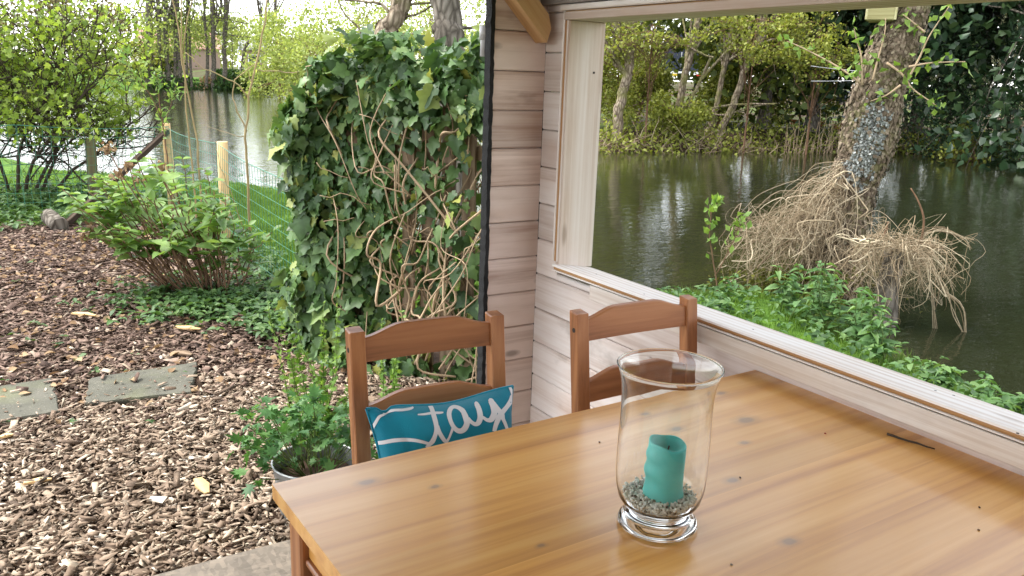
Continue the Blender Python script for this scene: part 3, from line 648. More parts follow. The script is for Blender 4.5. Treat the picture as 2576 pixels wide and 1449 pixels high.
# ------------------------------------------------------------------ chairs
CH_TOP = .895
def rot_x(a): c, s = math.cos(a), math.sin(a); return [[1, 0, 0], [0, c, -s], [0, s, c]]
LEAN = math.radians(7)
def build_chair(name, pl, pr, label):
    """pl, pr: world XY of the two post tops"""
    pl = np.array(pl); pr = np.array(pr); mid = (pl + pr) / 2; rz = math.atan2(pr[1] - pl[1], pr[0] - pl[0]); sep = np.linalg.norm(pr - pl)
    yb = -.44 * math.tan(LEAN) - .0                    # post at seat height, relative to the top
    e = np.array([-math.sin(rz), math.cos(rz)])
    t = tag(empty(name, (mid[0] + e[0] * yb, mid[1] + e[1] * yb, 0), rz), label, 'chair', 'pine chairs at the table')
    hs = sep / 2; zs_ = .44
    for sx in (-1, 1):
        # back post: upright to the seat, then leaning back; mesh along local X for the grain
        mb = MB(); up = (CH_TOP - zs_) / math.cos(LEAN); prof = [(-.0175, 0), (.0175, 0), (.0175, zs_), (.0175 + math.tan(LEAN) * (CH_TOP - zs_), CH_TOP), (-.0175 + math.tan(LEAN) * (CH_TOP - zs_), CH_TOP - .003), (-.0175, zs_)]
        V = []; b = .0025
        hw = .018
        outer = prof; cx = sum(p[0] for p in prof) / 6
        for x, ins in ((-hw, b), (-hw + b, 0), (hw - b, 0), (hw, b)):
            for (py, pz) in prof:
                k = -1 if py > (math.tan(LEAN) * max(0, pz - zs_)) else 1
                V.append((pz - (ins if pz > CH_TOP - .01 else 0), py + k * ins, -x))
        n = 6; F = [tuple(range(n)), tuple(range(3 * n, 4 * n))[::-1]]
        for r in range(3):
            for i in range(n): F.append((r * n + i, r * n + (i + 1) % n, r * n + n + (i + 1) % n, r * n + n + i))
        mb.add(V, F); post = mb.build('back_post', M['chair'], t, (sx * hs, 0, 0), (0, -math.pi / 2, 0))
        zr = .850
        mb = MB(); mb.tube([(0, 0, 0), (-.0015, 0, 0)], .006, 14); pg = mb.build('bolt_plug', M['rubber'], t, (sx * (hs + .018) + (.0008 if sx > 0 else .0007), math.tan(LEAN) * (zr - zs_) - .002, zr))
        mb = MB(); mb.box((0, 0, 0), (zs_ - .018, .036, .036), .003); mb.build('front_leg', M['chair'], t, (sx * (hs - .003), -.36, (zs_ - .018) / 2), (0, math.pi / 2, 0))
        mb = MB(); mb.box((0, 0, 0), (.325, .018, .05), .002); mb.build('side_rail', M['chair'], t, (sx * (hs - .002), -.18, zs_ - .048), (0, 0, math.pi / 2))
        mb = MB(); mb.box((0, 0, 0), (.325, .018, .026), .002); mb.build('stretcher', M['chair'], t, (sx * (hs - .002), -.18, .17), (0, 0, math.pi / 2))
    def rail(z_end_bot, h_end, h_mid, nm):
        n = 25; wv = sep - .034; th = .019; pts = []
        for i in range(n):
            x = -wv / 2 + wv * i / (n - 1); q = abs(x) / (wv / 2); s = smooth(np.array([(1 - q) / .62]))[0]; top = z_end_bot + h_end + (h_mid - h_end) * s; bot = z_end_bot + .006 * s * 0
            pts.append((x, bot, top))
        V = []
        for x, bot, top in pts:
            cv = -.000 + .010 * (1 - (2 * x / wv) ** 2)
            for z, o in ((bot, -th / 2), (bot, th / 2), (top - .0025, th / 2), (top, th / 2 - .003), (top, -th / 2 + .003), (top - .0025, -th / 2)):
                V.append((x, (z - zs_) * math.tan(LEAN) + o + cv * .6, z))
        F = [tuple(range(6)), tuple(range((n - 1) * 6, n * 6))[::-1]]
        for i in range(n - 1):
            for k in range(6): F.append((i * 6 + k, i * 6 + (k + 1) % 6, i * 6 + 6 + (k + 1) % 6, i * 6 + 6 + k))
        mb = MB(); mb.add(V, F); mb.build(nm, M['chair'], t)
    rail(.8205, .054, .0765, 'top_rail'); rail(.6655, .054, .0755, 'lower_rail')
    # seat with rounded corners and a slight dish
    mb = MB(); n = 15; X = np.linspace(-1, 1, n); V = []; F = []
    for zt in (1, 0):
        for y in X:
            for x in X:
                k = (1 - .03 * max(0, abs(y) - .8) * 5 * abs(x)); V.append((x * (hs + .012) * k, -.185 + y * .205, zs_ - (.018 if zt == 0 else .004 * (1 - x * x) * (1 - y * y))))
    for j in range(n - 1):
        for i in range(n - 1):
            a = j * n + i; F.append((a, a + 1, a + n + 1, a + n)); F.append((a + n * n, a + n + n * n, a + n + 1 + n * n, a + 1 + n * n))
    rim = [i for i in range(n)] + [j * n + n - 1 for j in range(1, n)] + [(n - 1) * n + i for i in range(n - 2, -1, -1)] + [j * n for j in range(n - 2, 0, -1)]
    for a, b in zip(rim, rim[1:] + rim[:1]): F.append((a, a + n * n, b + n * n, b))
    mb.add(V, F); mb.build('seat', M['chair'], t)
    for yy, z in ((-.36, zs_ - .048), (-.02, zs_ - .048), (-.02, .24)):
        mb = MB(); mb.box((0, 0, 0), (sep - .036, .018, .045), .002); mb.build('cross_rail', M['chair'], t, (0, yy, z))
    return t, rz
ch1, rz1 = build_chair('pine_chair', (.655, 1.670), (1.002, 1.649), 'reddish-brown pine chair holding the teal cushion')
ch2, rz2 = build_chair('pine_chair', (1.1976, 1.572), (1.551, 1.562), 'reddish-brown pine chair without cushion, tucked against the window wall')

# ------------------------------------------------------------------ cushion
def cush_frame():
    m = np.array(ch1.location); e1 = np.array([math.cos(rz1), math.sin(rz1), 0]); e2 = np.array([-math.sin(rz1), math.cos(rz1), 0])
    return m, e1, e2
def build_cushion():
    m, e1, e2 = cush_frame(); lean = math.radians(12)
    up = np.array([0, 0, 1.0]) * math.cos(lean) + e2 * math.sin(lean); nr = np.cross(e1, up); nr = nr / np.linalg.norm(nr)     # towards the camera
    org = m - e2 * .115 + np.array([0, 0, .450])                # bottom middle of the cushion, on the seat
    # corner positions read from the picture on the cushion's own plane
    def pl(u, v):
        d = ray(u, v); k = (org - CAM).dot(nr) / d.dot(nr); p = CAM + d * k - org; return np.array([p.dot(e1), p.dot(up)])
    cTL, cTR = pl(921, 1028), pl(1290, 972); cBL = np.array([cTL[0] + .006, .0]); cBR = np.array([cTR[0] + .012, .0])
    n = 33; S = np.linspace(0, 1, n); TH = .060
    def plane(s, t):
        pin = .022
        p = (cBL * (1 - s) + cBR * s) * (1 - t) + (cTL * (1 - s) + cTR * s) * t
        p = p + np.array([pin * math.sin(math.pi * t) * (1 - 2 * s) * (abs(1 - 2 * s)) ** 3, -.012 * math.sin(math.pi * s) * t ** 6 + .003 * math.sin(9 * s) * t ** 4 - .012 * math.exp(-((s - .11) / .035) ** 2) * t ** 6]); return p
    def thick(s, t):
        w = (1 - abs(2 * s - 1) ** 3.2) * (1 - abs(2 * t - 1) ** 3.2); w = max(w, 0) ** .55
        f = 1 + .06 * math.sin(14 * s + 5 * t) * (1 - t * .3) + .05 * math.sin(22 * t - 9 * s)
        f -= .16 * math.exp(-((s - .13 - .25 * (1 - t)) / .035) ** 2) * t
        return TH * w * f
    def surf(s, t, side=1, lift=0): p = plane(s, t); return org + e1 * p[0] + up * p[1] + nr * (side * (thick(s, t) + lift))
    V = []; F = []
    for side in (1, -1):
        for t in S:
            for s in S: V.append(surf(s, t, side * (1 if side > 0 else .55)))
    N = n * n
    for j in range(n - 1):
        for i in range(n - 1):
            a = j * n + i; F.append((a, a + 1, a + n + 1, a + n)); F.append((a + N, a + n + N, a + n + 1 + N, a + 1 + N))
    base = np.array([m[0], m[1], .45])
    root = tag(empty('cushion', base), 'bright teal cushion printed with white handwritten lettering on the chair', 'cushion')
    mb = MB(); mb.add(np.array(V) - base, F, True); cov = mb.build('cover', M['cloth'], root)
    mb = MB(); pts = [surf(s, t, 1, .0) - nr * thick(s, t) for s, t in [(x, 1) for x in S] + [(1, x) for x in S[::-1]] + [(x, 0) for x in S[::-1]] + [(0, x) for x in S]]
    mb.tube(np.array(pts) - base, .0028, 6, False); mb.build('piping', M['cloth'], root)
    # handwriting: centre lines with half widths in picture pixels of the lettering close-up
    def zc(x, y): return (1320 + x * 660 / 2576) * .67083, (1420 + y * 340 / 1327) * .67083
    def inv(p):
        s, t = .5, .5
        for _ in range(7):
            q = plane(s, t); e = p - q; h = 1e-3; ds = (plane(s + h, t) - q) / h; dt = (plane(s, t + h) - q) / h
            try: d = np.linalg.solve(np.array([ds, dt]).T, e)
            except Exception: break
            s = min(max(s + d[0], .004), .996); t = min(max(t + d[1], .004), .996)
        return s, t
    strokes = [
        [(895, 415, 14), (850, 436, 20), (740, 455, 20), (620, 460, 20), (520, 490, 20), (450, 530, 18), (395, 560, 22), (340, 650, 24), (290, 745, 26), (262, 850, 30), (285, 925, 33), (350, 950, 31), (450, 935, 30), (600, 905, 30), (760, 893, 28), (900, 900, 26), (1010, 920, 24), (1100, 945, 22), (1160, 965, 16)],
        [(960, 524, 10), (1060, 518, 17), (1180, 500, 19), (1280, 498, 18), (1335, 492, 11)],
        [(1135, 385, 30), (1165, 440, 33), (1195, 540, 36), (1225, 650, 36), (1235, 740, 34), (1215, 830, 32), (1180, 910, 36), (1130, 965, 30), (1090, 1010, 26)],
        [(1240, 690, 34), (1275, 780, 32), (1320, 860, 32), (1370, 920, 26), (1410, 880, 18), (1445, 800, 18), (1475, 720, 20)],
        [(1620, 470, 40), (1560, 425, 30), (1490, 410, 26), (1440, 440, 34), (1418, 510, 36), (1435, 600, 32), (1475, 690, 32), (1530, 750, 36), (1590, 765, 40), (1645, 730, 44), (1680, 650, 44), (1660, 560, 44), (1620, 470, 36), (1585, 430, 24)],
        [(1690, 590, 40), (1740, 630, 28), (1800, 665, 30), (1850, 640, 40), (1875, 560, 42), (1860, 460, 40), (1820, 370, 34), (1795, 345, 16)],
        [(1870, 560, 38), (1920, 570, 24), (1980, 605, 28), (2040, 590, 44), (2080, 500, 46), (2065, 400, 46), (2030, 325, 42), (2000, 300, 18)],
        [(2060, 360, 40), (2130, 440, 34), (2185, 520, 42), (2210, 590, 28), (2240, 660, 24), (2265, 740, 20)],
        [(2345, 250, 34), (2320, 320, 34), (2270, 400, 32), (2215, 470, 36), (2160, 540, 40), (2125, 620, 38), (2100, 690, 34), (2080, 770, 30)],
        [(2275, 88, 14), (2310, 130, 20), (2335, 185, 22), (2350, 240, 26), (2335, 290, 26)]]
    pxm = None
    V = []; F = []
    for st in strokes:
        st = np.array(st, float); # smooth resample
        k = len(st); tt = np.linspace(0, k - 1, (k - 1) * 6 + 1); C = []
        for t in tt:
            i = min(int(t), k - 2); f = t - i; p0, p1, p2, p3 = st[max(i - 1, 0)], st[i], st[i + 1], st[min(i + 2, k - 1)]
            C.append(.5 * ((2 * p1) + (-p0 + p2) * f + (2 * p0 - 5 * p1 + 4 * p2 - p3) * f * f + (-p0 + 3 * p1 - 3 * p2 + p3) * f ** 3))
        C = np.array(C); Tn = np.gradient(C[:, :2], axis=0); Tn /= np.maximum(np.linalg.norm(Tn, axis=1, keepdims=True), 1e-6); Nn = np.stack([-Tn[:, 1], Tn[:, 0]], 1)
        b0 = len(V)
        for c, nn in zip(C, Nn):
            for q in (-1, 0, 1):
                x, y = c[:2] + nn * c[2] * .96 * q; uv = zc(x, y)
                # start on the flat plane, then correct for the padding once
                s, t = inv(pl(*uv))
                for _ in range(3):
                    P3 = surf(s, t); pj = RW.T @ (P3 - CAM); uu, vv = pj[0] / pj[2] * F_ + W_ / 2, pj[1] / pj[2] * F_ + H_ / 2
                    du = pl(uv[0] - uu + W_ / 2, uv[1] - vv + H_ / 2) - pl(W_ / 2, H_ / 2); pp = plane(s, t) + du * np.linalg.norm(P3 - CAM) / np.linalg.norm(org - CAM) * .9; s, t = inv(pp)
                V.append(surf(s, t, 1, .0009) - base)
        for i in range(len(C) - 1):
            a = b0 + i * 3; F += [(a, a + 1, a + 4, a + 3), (a + 1, a + 2, a + 5, a + 4)]
    mb = MB(); mb.add(V, F, True); mb.build('lettering', M['print'], cov)
build_cushion()

# ------------------------------------------------------------------ glass, candle, pebbles on the table
def build_vase():
    b = onz(1652, 1318, TZ); b = np.array([b[0], b[1], TZ + .0008]); root = tag(empty('hurricane_vase', b), 'clear flared glass hurricane vase on the table holding the candle', 'vase')
    out = [(.0, .0), (.048, .0), (.062, .0015), (.0655, .006), (.064, .011), (.055, .017), (.0475, .022), (.0460, .026), (.050, .031), (.059, .039), (.0665, .051), (.0712, .070), (.0732, .095), (.0732, .135), (.0727, .165), (.0720, .195), (.0722, .222), (.0742, .245), (.0786, .264), (.0828, .2745)] + [(.0822 + .0013 * math.cos(a), .2757 + .0013 * math.sin(a)) for a in np.linspace(-.2, math.pi + .2, 9)]
    t = .0024
    inn = [(.0804, .2730), (.0767, .2640), (.0727, .245), (.0708, .222), (.0706, .195), (.0712, .165), (.0717, .135), (.0717, .095), (.0697, .071), (.0648, .053), (.057, .0415), (.045, .0345), (.020, .032), (.0, .032)]
    mb = MB(); mb.lathe(out + inn, 72); me = mb.mesh('bowl', M['glass'], False)
    import bmesh
    bm = bmesh.new(); bm.from_mesh(me); bmesh.ops.remove_doubles(bm, verts=bm.verts, dist=1e-5); bmesh.ops.recalc_face_normals(bm, faces=bm.faces); bm.to_mesh(me); bm.free()
    link('bowl', me, None, root)
    # pebbles: a low heap in the bowl
    rng = np.random.default_rng(8); n = 2600; V0 = []
    import itertools
    ph = (1 + 5 ** .5) / 2; I = np.array([(-1, ph, 0), (1, ph, 0), (-1, -ph, 0), (1, -ph, 0), (0, -1, ph), (0, 1, ph), (0, -1, -ph), (0, 1, -ph), (ph, 0, -1), (ph, 0, 1), (-ph, 0, -1), (-ph, 0, 1)]) / 1.9
    IF = np.array([(0, 11, 5), (0, 5, 1), (0, 1, 7), (0, 7, 10), (0, 10, 11), (1, 5, 9), (5, 11, 4), (11, 10, 2), (10, 7, 6), (7, 1, 8), (3, 9, 4), (3, 4, 2), (3, 2, 6), (3, 6, 8), (3, 8, 9), (4, 9, 5), (2, 4, 11), (6, 2, 10), (8, 6, 7), (9, 8, 1)])
    Vs = []; Fs = []; Rn = []
    for k in range(n):
        a = rng.uniform(0, 2 * math.pi); layer = rng.random(); z = .0370 + .021 * layer; rmax = np.interp(z, [.035, .042, .053, .070], [.041, .0535, .061, .066]); r = rmax * math.sqrt(rng.random()) * .97
        s = rng.uniform(.0020, .0036) * (1 - .1 * layer); q = rng.normal(0, 1, (3, 3)); q, _ = np.linalg.qr(q)
        c = np.array([r * math.cos(a), r * math.sin(a), z]); Vs.append((I * s * rng.uniform(.7, 1.2, (1, 3))) @ q + c); Fs.append(IF + 12 * k); Rn += [rng.random()] * 12
    o = link('pebble_bed', mesh_np('pebble_bed', np.concatenate(Vs), np.concatenate(Fs), M['pebble'], True, Rn), None, None, b); tag(o, 'small white and grey pebbles heaped inside the glass vase', 'pebbles', kind='stuff')
    # candle
    mb = MB(); V = []; F = []; n = 48; zs2 = np.linspace(0, .102, 26)
    def rad(a, z):
        r = .0300 + .0012 * math.sin(3 * a + 1)
        r += .0050 * math.exp(-((z - .055) / .011) ** 2) * max(0, math.cos(a - 2.75)) ** 2 + .0040 * math.exp(-((z - .080) / .007) ** 2) * max(0, math.cos(a - 2.9)) ** 2
        r += .006 * math.exp(-(z / .016) ** 2) * (.35 + .65 * max(0, math.cos(a + .3)) ** 2) + .003 * math.exp(-((z - .012) / .02) ** 2) * max(0, math.cos(a - 2.8)); return r
    def top(a): return .0035 * math.cos(a - 2.2) + .0012 * math.sin(4 * a)
    ring = []
    for z in zs2:
        for i in range(n): a = 2 * math.pi * i / n; V.append((rad(a, z) * math.cos(a) + .010 * z, rad(a, z) * math.sin(a), z + top(a) * (z / .102) ** 3))
    for rr, dz in ((.026, .0005), (.0235, -.006), (.018, -.016), (.008, -.020), (.001, -.021)):
        for i in range(n): a = 2 * math.pi * i / n; V.append((rr * math.cos(a) + .0011, rr * math.sin(a), .102 + dz + top(a) * (1 if dz > -.01 else .2)))
    m = len(V) // n
    for j in range(m - 1):
        for i in range(n): F.append((j * n + i, j * n + (i + 1) % n, j * n + n + (i + 1) % n, j * n + n + i))
    F.append(tuple(range(n))[::-1])
    mb.add(V, F, True); c = tag(empty('candle', b + np.array([.004, -.006, .044])), 'melted turquoise pillar candle standing in pebbles inside the glass', 'candle'); mb.build('wax_body', M['wax'], c)
    mb = MB(); mb.tube([(0.001, 0, .080), (.0015, .001, .088), (.004, .001, .096)], .0013, 6); mb.build('wick', M['rubber'], c)
build_vase()

# ------------------------------------------------------------------ bits on the table
def table_bits():
    a, b = onz(2232, 1090, TZ + .004), onz(2352, 1128, TZ + .004); rng = np.random.default_rng(4)
    P = wander(rng, a, b, 9, .006); P[:, 2] = TZ + .0027; mb = MB(); mb.tube(P - a, np.linspace(.0026, .0014, 9), 6, jit=.3, rng=rng)
    o = mb.build('fallen_twig', M['darktwig'], None, a); tag(o, 'dark fallen twig lying on the table by the window apron', 'twig')
    spots = [((2076, 1090), 'tiny red bud scale on the table near the twig', (.25, .02, .02)), ((1862, 1201), 'tiny dark crumb beside the knot right of the vase', (.03, .02, .02)), ((1508, 1112), 'tiny brown speck on the table left of the vase', (.08, .03, .02)),
             ((2464, 1276), 'tiny brown speck near the right edge of the table', (.06, .03, .02)), ((2462, 1333), 'tiny brown speck lowest at the right of the table', (.10, .05, .02)), ((1840, 1420), 'tiny pale crumb on the table below the vase', (.25, .2, .14))]
    for (uv, lb, col) in spots:
        p = onz(*uv, TZ + .0012); mb = MB(); mb.box((0, 0, 0), (.004, .0028, .0022), .0006); o = mb.build('crumb', plain('crumb_' + lb.split()[1], col, .8), None, p, (0, 0, rng.uniform(0, 3))); tag(o, lb, 'crumb', 'crumbs on the table')
table_bits()

# ------------------------------------------------------------------ paving, chips, soil litter
SLABS = []
def slab(pts, name, label):
    """corners on the ground, order TL TR BR BL seen from the camera"""
    P = np.array(pts)[:, :2]; c = P.mean(0); rng = np.random.default_rng(len(SLABS) + 2); V = []; n = 40; ring = []
    for k in range(4):
        a, b = P[k], P[(k + 1) % 4]
        for t in np.linspace(0, 1, 10, endpoint=False):
            q = a + (b - a) * t + rng.normal(0, .0035, 2); ring.append(q - c)
    ring = np.array(ring); m = len(ring); z1 = -.065
    V = [(*r, -.05) for r in ring] + [(*r, .0) for r in ring] + [(*(r * .978), .008) for r in ring]; F = [tuple(range(2 * m, 3 * m))]
    for j in (0, 1):
        for i in range(m): F.append((j * m + i, j * m + (i + 1) % m, j * m + m + (i + 1) % m, j * m + m + i))
    mb = MB(); mb.add(V, F); o = mb.build(name, M['concrete'], None, (c[0], c[1], g1(c) + .020)); tag(o, label, 'paving slab', 'concrete slabs in the bark'); SLABS.append((P, c)); return o
A = [onz(u, v, -.07) for u, v in ((128, 949), (152, 1032))]; w = np.array([-.50, -.02, 0])
slab([A[0] + w, A[0], A[1], A[1] + w], 'paving_slab', 'worn concrete paving slab at the left edge of the picture')
A = [onz(u, v, -.07) for u, v in ((222, 949), (496, 909), (482, 985), (215, 1012))]
slab(A, 'paving_slab', 'worn concrete paving slab half buried in wood chips')
def chips(name, label, n, xr, yr, size, mat, seed, dens=None, zlift=.012):
    rng = np.random.default_rng(seed); x = rng.uniform(*xr, n); y = rng.uniform(*yr, n)
    if dens is not None: k = rng.random(n) < dens(x, y); x, y = x[k], y[k]
    onslab = np.zeros(len(x), bool)
    for P, c in SLABS:
        lo, hi = P.min(0) + .03, P.max(0) - .03; i = (x > lo[0]) & (x < hi[0]) & (y > lo[1]) & (y < hi[1]); onslab |= i
    k = ~onslab | (rng.random(len(x)) < .06); x, y, onslab = x[k], y[k], onslab[k]; n = len(x)
    z = gz(x, y) + np.abs(rng.normal(0, zlift, n)) + .004 + onslab * .026
    L_ = np.minimum(rng.lognormal(0, .62, n), 3.0) * size; Wd = L_ * rng.uniform(.14, .48, n); Th = rng.uniform(.0015, .0045, n)
    B = np.array([(-1, -1, -1), (1, -1, -1), (1, 1, -1), (-1, 1, -1), (-1, -1, 1), (1, -1, 1), (1, 1, 1), (-1, 1, 1)], float) / 2
    Fq = np.array([(4, 5, 6, 7), (0, 1, 5, 4), (1, 2, 6, 5), (2, 3, 7, 6), (3, 0, 4, 7)])
    J = B[None] + rng.uniform(-.28, .28, (n, 8, 3)) * np.array([1, 1, .5]); S = np.stack([L_, Wd, Th], 1)[:, None, :]; V = J * S
    ya = rng.uniform(0, 2 * math.pi, n); D = np.stack([np.cos(ya), np.sin(ya), rng.normal(0, .22, n)], 1); Nm = np.stack([rng.normal(0, .3, n), rng.normal(0, .3, n), np.ones(n)], 1)
    Fm = frames(D, Nm); Fm = Fm[:, [1, 0, 2]]                  # long side along D
    V = np.einsum('nkj,njc->nkc', V, Fm) + np.stack([x, y, z], 1)[:, None]
    F = (Fq[None] + (np.arange(n) * 8)[:, None, None]).reshape(-1, 4)
    o = link(name, mesh_np(name, V.reshape(-1, 3), F, mat, False, np.repeat(rng.random(n), 8))); tag(o, label, 'wood chips', kind='stuff'); return o
def edge_x(y): return 1.75
chips('wood_chips', 'pale tan wood chips covering the ground in front of the summerhouse', 64000, (-1.4, 1.9), (2.36, 5.3), .019, M['chip'], 21,
      lambda x, y: np.where(y < 3.5, 1, np.clip(1 - (y - 3.5 - .25 * np.sin(x * 3)) / 1.3, 0, 1)) * np.where(y < 4.2, 1, .5))
chips('bark_mulch', 'dark reddish bark mulch and leaf litter farther back', 50000, (-1.7, 1.85), (3.6, 9.4), .024, M['bark_chip'], 22, lambda x, y: np.clip((y - 3.5) / 1.2, 0, 1) * np.where(y > 8.6, .5, 1))
def splinter(uv0, uv1, w, label, i, mat='new_post'):
    a, b = onz(*uv0, -.075), onz(*uv1, -.075); d = b - a; Lh = np.linalg.norm(d); rng = random.Random(i)
    V = [(0, -w * .3, 0), (0, w * .3, 0), (0, w * .3, .008), (0, -w * .3, .008), (Lh * .55, -w * .5, .002), (Lh * .55, w * .5, .002), (Lh * .55, w * .5, .012), (Lh * .55, -w * .5, .012), (Lh, -w * .12, 0), (Lh, w * .2, 0), (Lh, w * .2, .006), (Lh, -w * .12, .006)]
    F = [(0, 1, 2, 3), (8, 11, 10, 9)] + [(s + k, s + (k + 1) % 4, s + 4 + (k + 1) % 4, s + 4 + k) for s in (0, 4) for k in range(4)]
    mb = MB(); mb.add(V, F); a[2] = g1(a) + .022; o = mb.build('wood_splinter', M[mat], None, a, (0, -.03, math.atan2(d[1], d[0]))); tag(o, label, 'wood splinter', 'larger splinters on the ground')
splinter((183, 788), (240, 796), .05, 'pale split stick lying on the dark bark at left', 1)
splinter((440, 823), (503, 830), .05, 'white splinter of wood on the bark below the hydrangea', 2)
splinter((435, 886), (482, 894), .06, 'flat brown sliver of wood behind the half-buried slab', 3, 'picket')
splinter((497, 1205), (520, 1243), .05, 'large pale chip in the middle of the wood chips', 4)
splinter((60, 1216), (130, 1207), .028, 'pale curved splinter in the foreground chips at left', 5)
splinter((1, 1100), (34, 1094), .03, 'pale wood sliver just below the left slab', 6)

# ------------------------------------------------------------------ log and wire fence
def build_log():
    a, b = onz(124, 556, -.05), onz(158, 572, -.05); a = np.array([a[0], a[1], g1(a) + .10]); d = b - a; d[2] = 0; d = d / np.linalg.norm(d); rng = np.random.default_rng(3)
    P = np.array([a + d * t for t in np.linspace(0, .34, 7)]); P[:, 2] -= np.linspace(0, .045, 7)
    root = tag(empty('cut_log', (a[0], a[1], g1(a))), 'short cut log lying among leaves at the edge of the bark', 'log')
    mb = MB(); mb.tube(P - np.array(root.location), .075, 14, True, True, .12, rng); mb.build('bark_body', M['bark_far'], root)
    mb = MB(); q = P[0] - np.array(root.location); mb.tube([q - d * .004, q + d * .006], .066, 14); mb.build('cut_face', M['log_end'], root)
build_log()
FX = 1.715
def build_fence():
    root = tag(empty('wire_fence', (FX, 7.46, -.1)), 'green wire mesh fence on wooden posts along the pond bank', 'fence'); o0 = np.array(root.location)
    corner = np.array([1.72, 9.73]); pts = [np.array([1.69, 4.9]), np.array([1.74, 7.46]), corner, np.array([.3, 9.86]), np.array([-2.2, 9.9]), np.array([-5.0, 9.9])]
    def post(xy, ztop, r, mat, tilt=(0, 0), square=False, lab=None):
        z0 = g1(xy) - .15; hgt = ztop - z0; mb = MB()
        n = 16; mb.tube([(0, 0, 0), (hgt * .5, tilt[1] * hgt * .5, tilt[0] * -hgt * .5), (hgt, tilt[1] * hgt, -tilt[0] * hgt)], r, n, True, True)
        p = mb.build('post', M[mat], root, (xy[0] - o0[0], xy[1] - o0[1], z0 - o0[2]), (0, -math.pi / 2, 0))
        if lab: p['label'] = lab
    post((1.741, 7.50), .81, .045, 'new_post', (.012, 0), lab='fresh yellow round post nearest the ivy')
    post((1.715, 9.74), .82, .047, 'new_post', (-.02, 0), lab='yellow corner post at the pond')
    q = onz(222, 350, .62); post((q[0], q[1]), .62, .055, 'old_post', (.02, 0), lab='old mossy post behind the shrub')
    post((-2.2, 9.9), .80, .045, 'old_post')
    # long dark diagonal brace
    a = onz(430, 329, .76); b = np.array([.62, 7.6, 0]); b = onz(168, 572, -.1); a = np.array([1.70, 9.70, .74]); b[2] = g1(b) + .03
    mb = MB(); d = b - a; mb.box((np.linalg.norm(d) / 2, 0, 0), (np.linalg.norm(d), .06, .05), .004); rz = math.atan2(d[1], d[0]); ry = -math.atan2(d[2], math.hypot(d[0], d[1]))
    mb.build('brace', M['dark_wood'], root, a - o0, (0, ry, rz))
    T = Tubes(); rng = np.random.default_rng(9); tops = [.74, .80, .79, .80, .80, .78]
    for s in range(len(pts) - 1):
        a, b = pts[s], pts[s + 1]; Ls = np.linalg.norm(b - a); za, zb = tops[s], tops[s + 1]; off = np.array([-.05, 0]) if s < 2 else np.array([0, -.055])
        def P(t, h): xy = a + (b - a) * t + off; return np.array([xy[0] + .006 * math.sin(9 * t + 5 * h), xy[1], -.08 + (za + (zb - za) * t + .08) * h - .03 * math.sin(math.pi * t) * h])
        for k in range(10):
            h = k / 9; T.add(np.array([P(t, h) for t in np.linspace(0, 1, 14)]) - o0, .0034 if k == 9 else .0019, 4)
        nv = int(Ls / .075)
        for k in range(nv + 1): t = k / nv; T.add(np.array([P(t, h) for h in np.linspace(0, 1, 6)]) - o0, .0017, 4)
    link('wire_mesh', T.mesh('wire_mesh', M['wire']), None, root)
build_fence()

# ------------------------------------------------------------------ ivy on the picket fence
FA = np.array([1.575, 4.32]); FD = np.array([.5, -.866]); FN = np.array([-.866, -.5]); FL = 1.16
def build_picket():
    c = FA + FD * FL / 2; rz = math.atan2(FD[1], FD[0]); z0 = -.1; root = tag(empty('picket_fence', (c[0], c[1], z0), rz), 'weathered wooden picket fence nearly hidden under ivy', 'fence')
    rng = random.Random(6); n = int(FL / .118); me = None
    for k in range(n):
        h = 1.44 + rng.uniform(-.03, .03); w = .070; x = -FL / 2 + .05 + k * .118
        mb = MB(); mb.prism([(0, -w / 2), (h - .045, -w / 2), (h, -.008), (h, .008), (h - .045, w / 2), (0, w / 2)], -.009, .009, (0, 1, 2))
        mb.build('picket', M['picket'], root, (x, -.03 if True else 0, 0), (0, -math.pi / 2, math.pi / 2 + rng.uniform(-.02, .02)))
    for z in (.28, 1.18):
        mb = MB(); mb.box((0, 0, 0), (FL, .035, .07), .003); mb.build('rail', M['picket'], root, (0, -.002, z))
    for x in (-FL / 2 + .02, FL / 2 - .02):
        mb = MB(); mb.box((0, 0, 0), (1.30, .07, .07), .003); mb.build('post', M['picket'], root, (x, .055, .65), (0, math.pi / 2, 0))
build_picket()
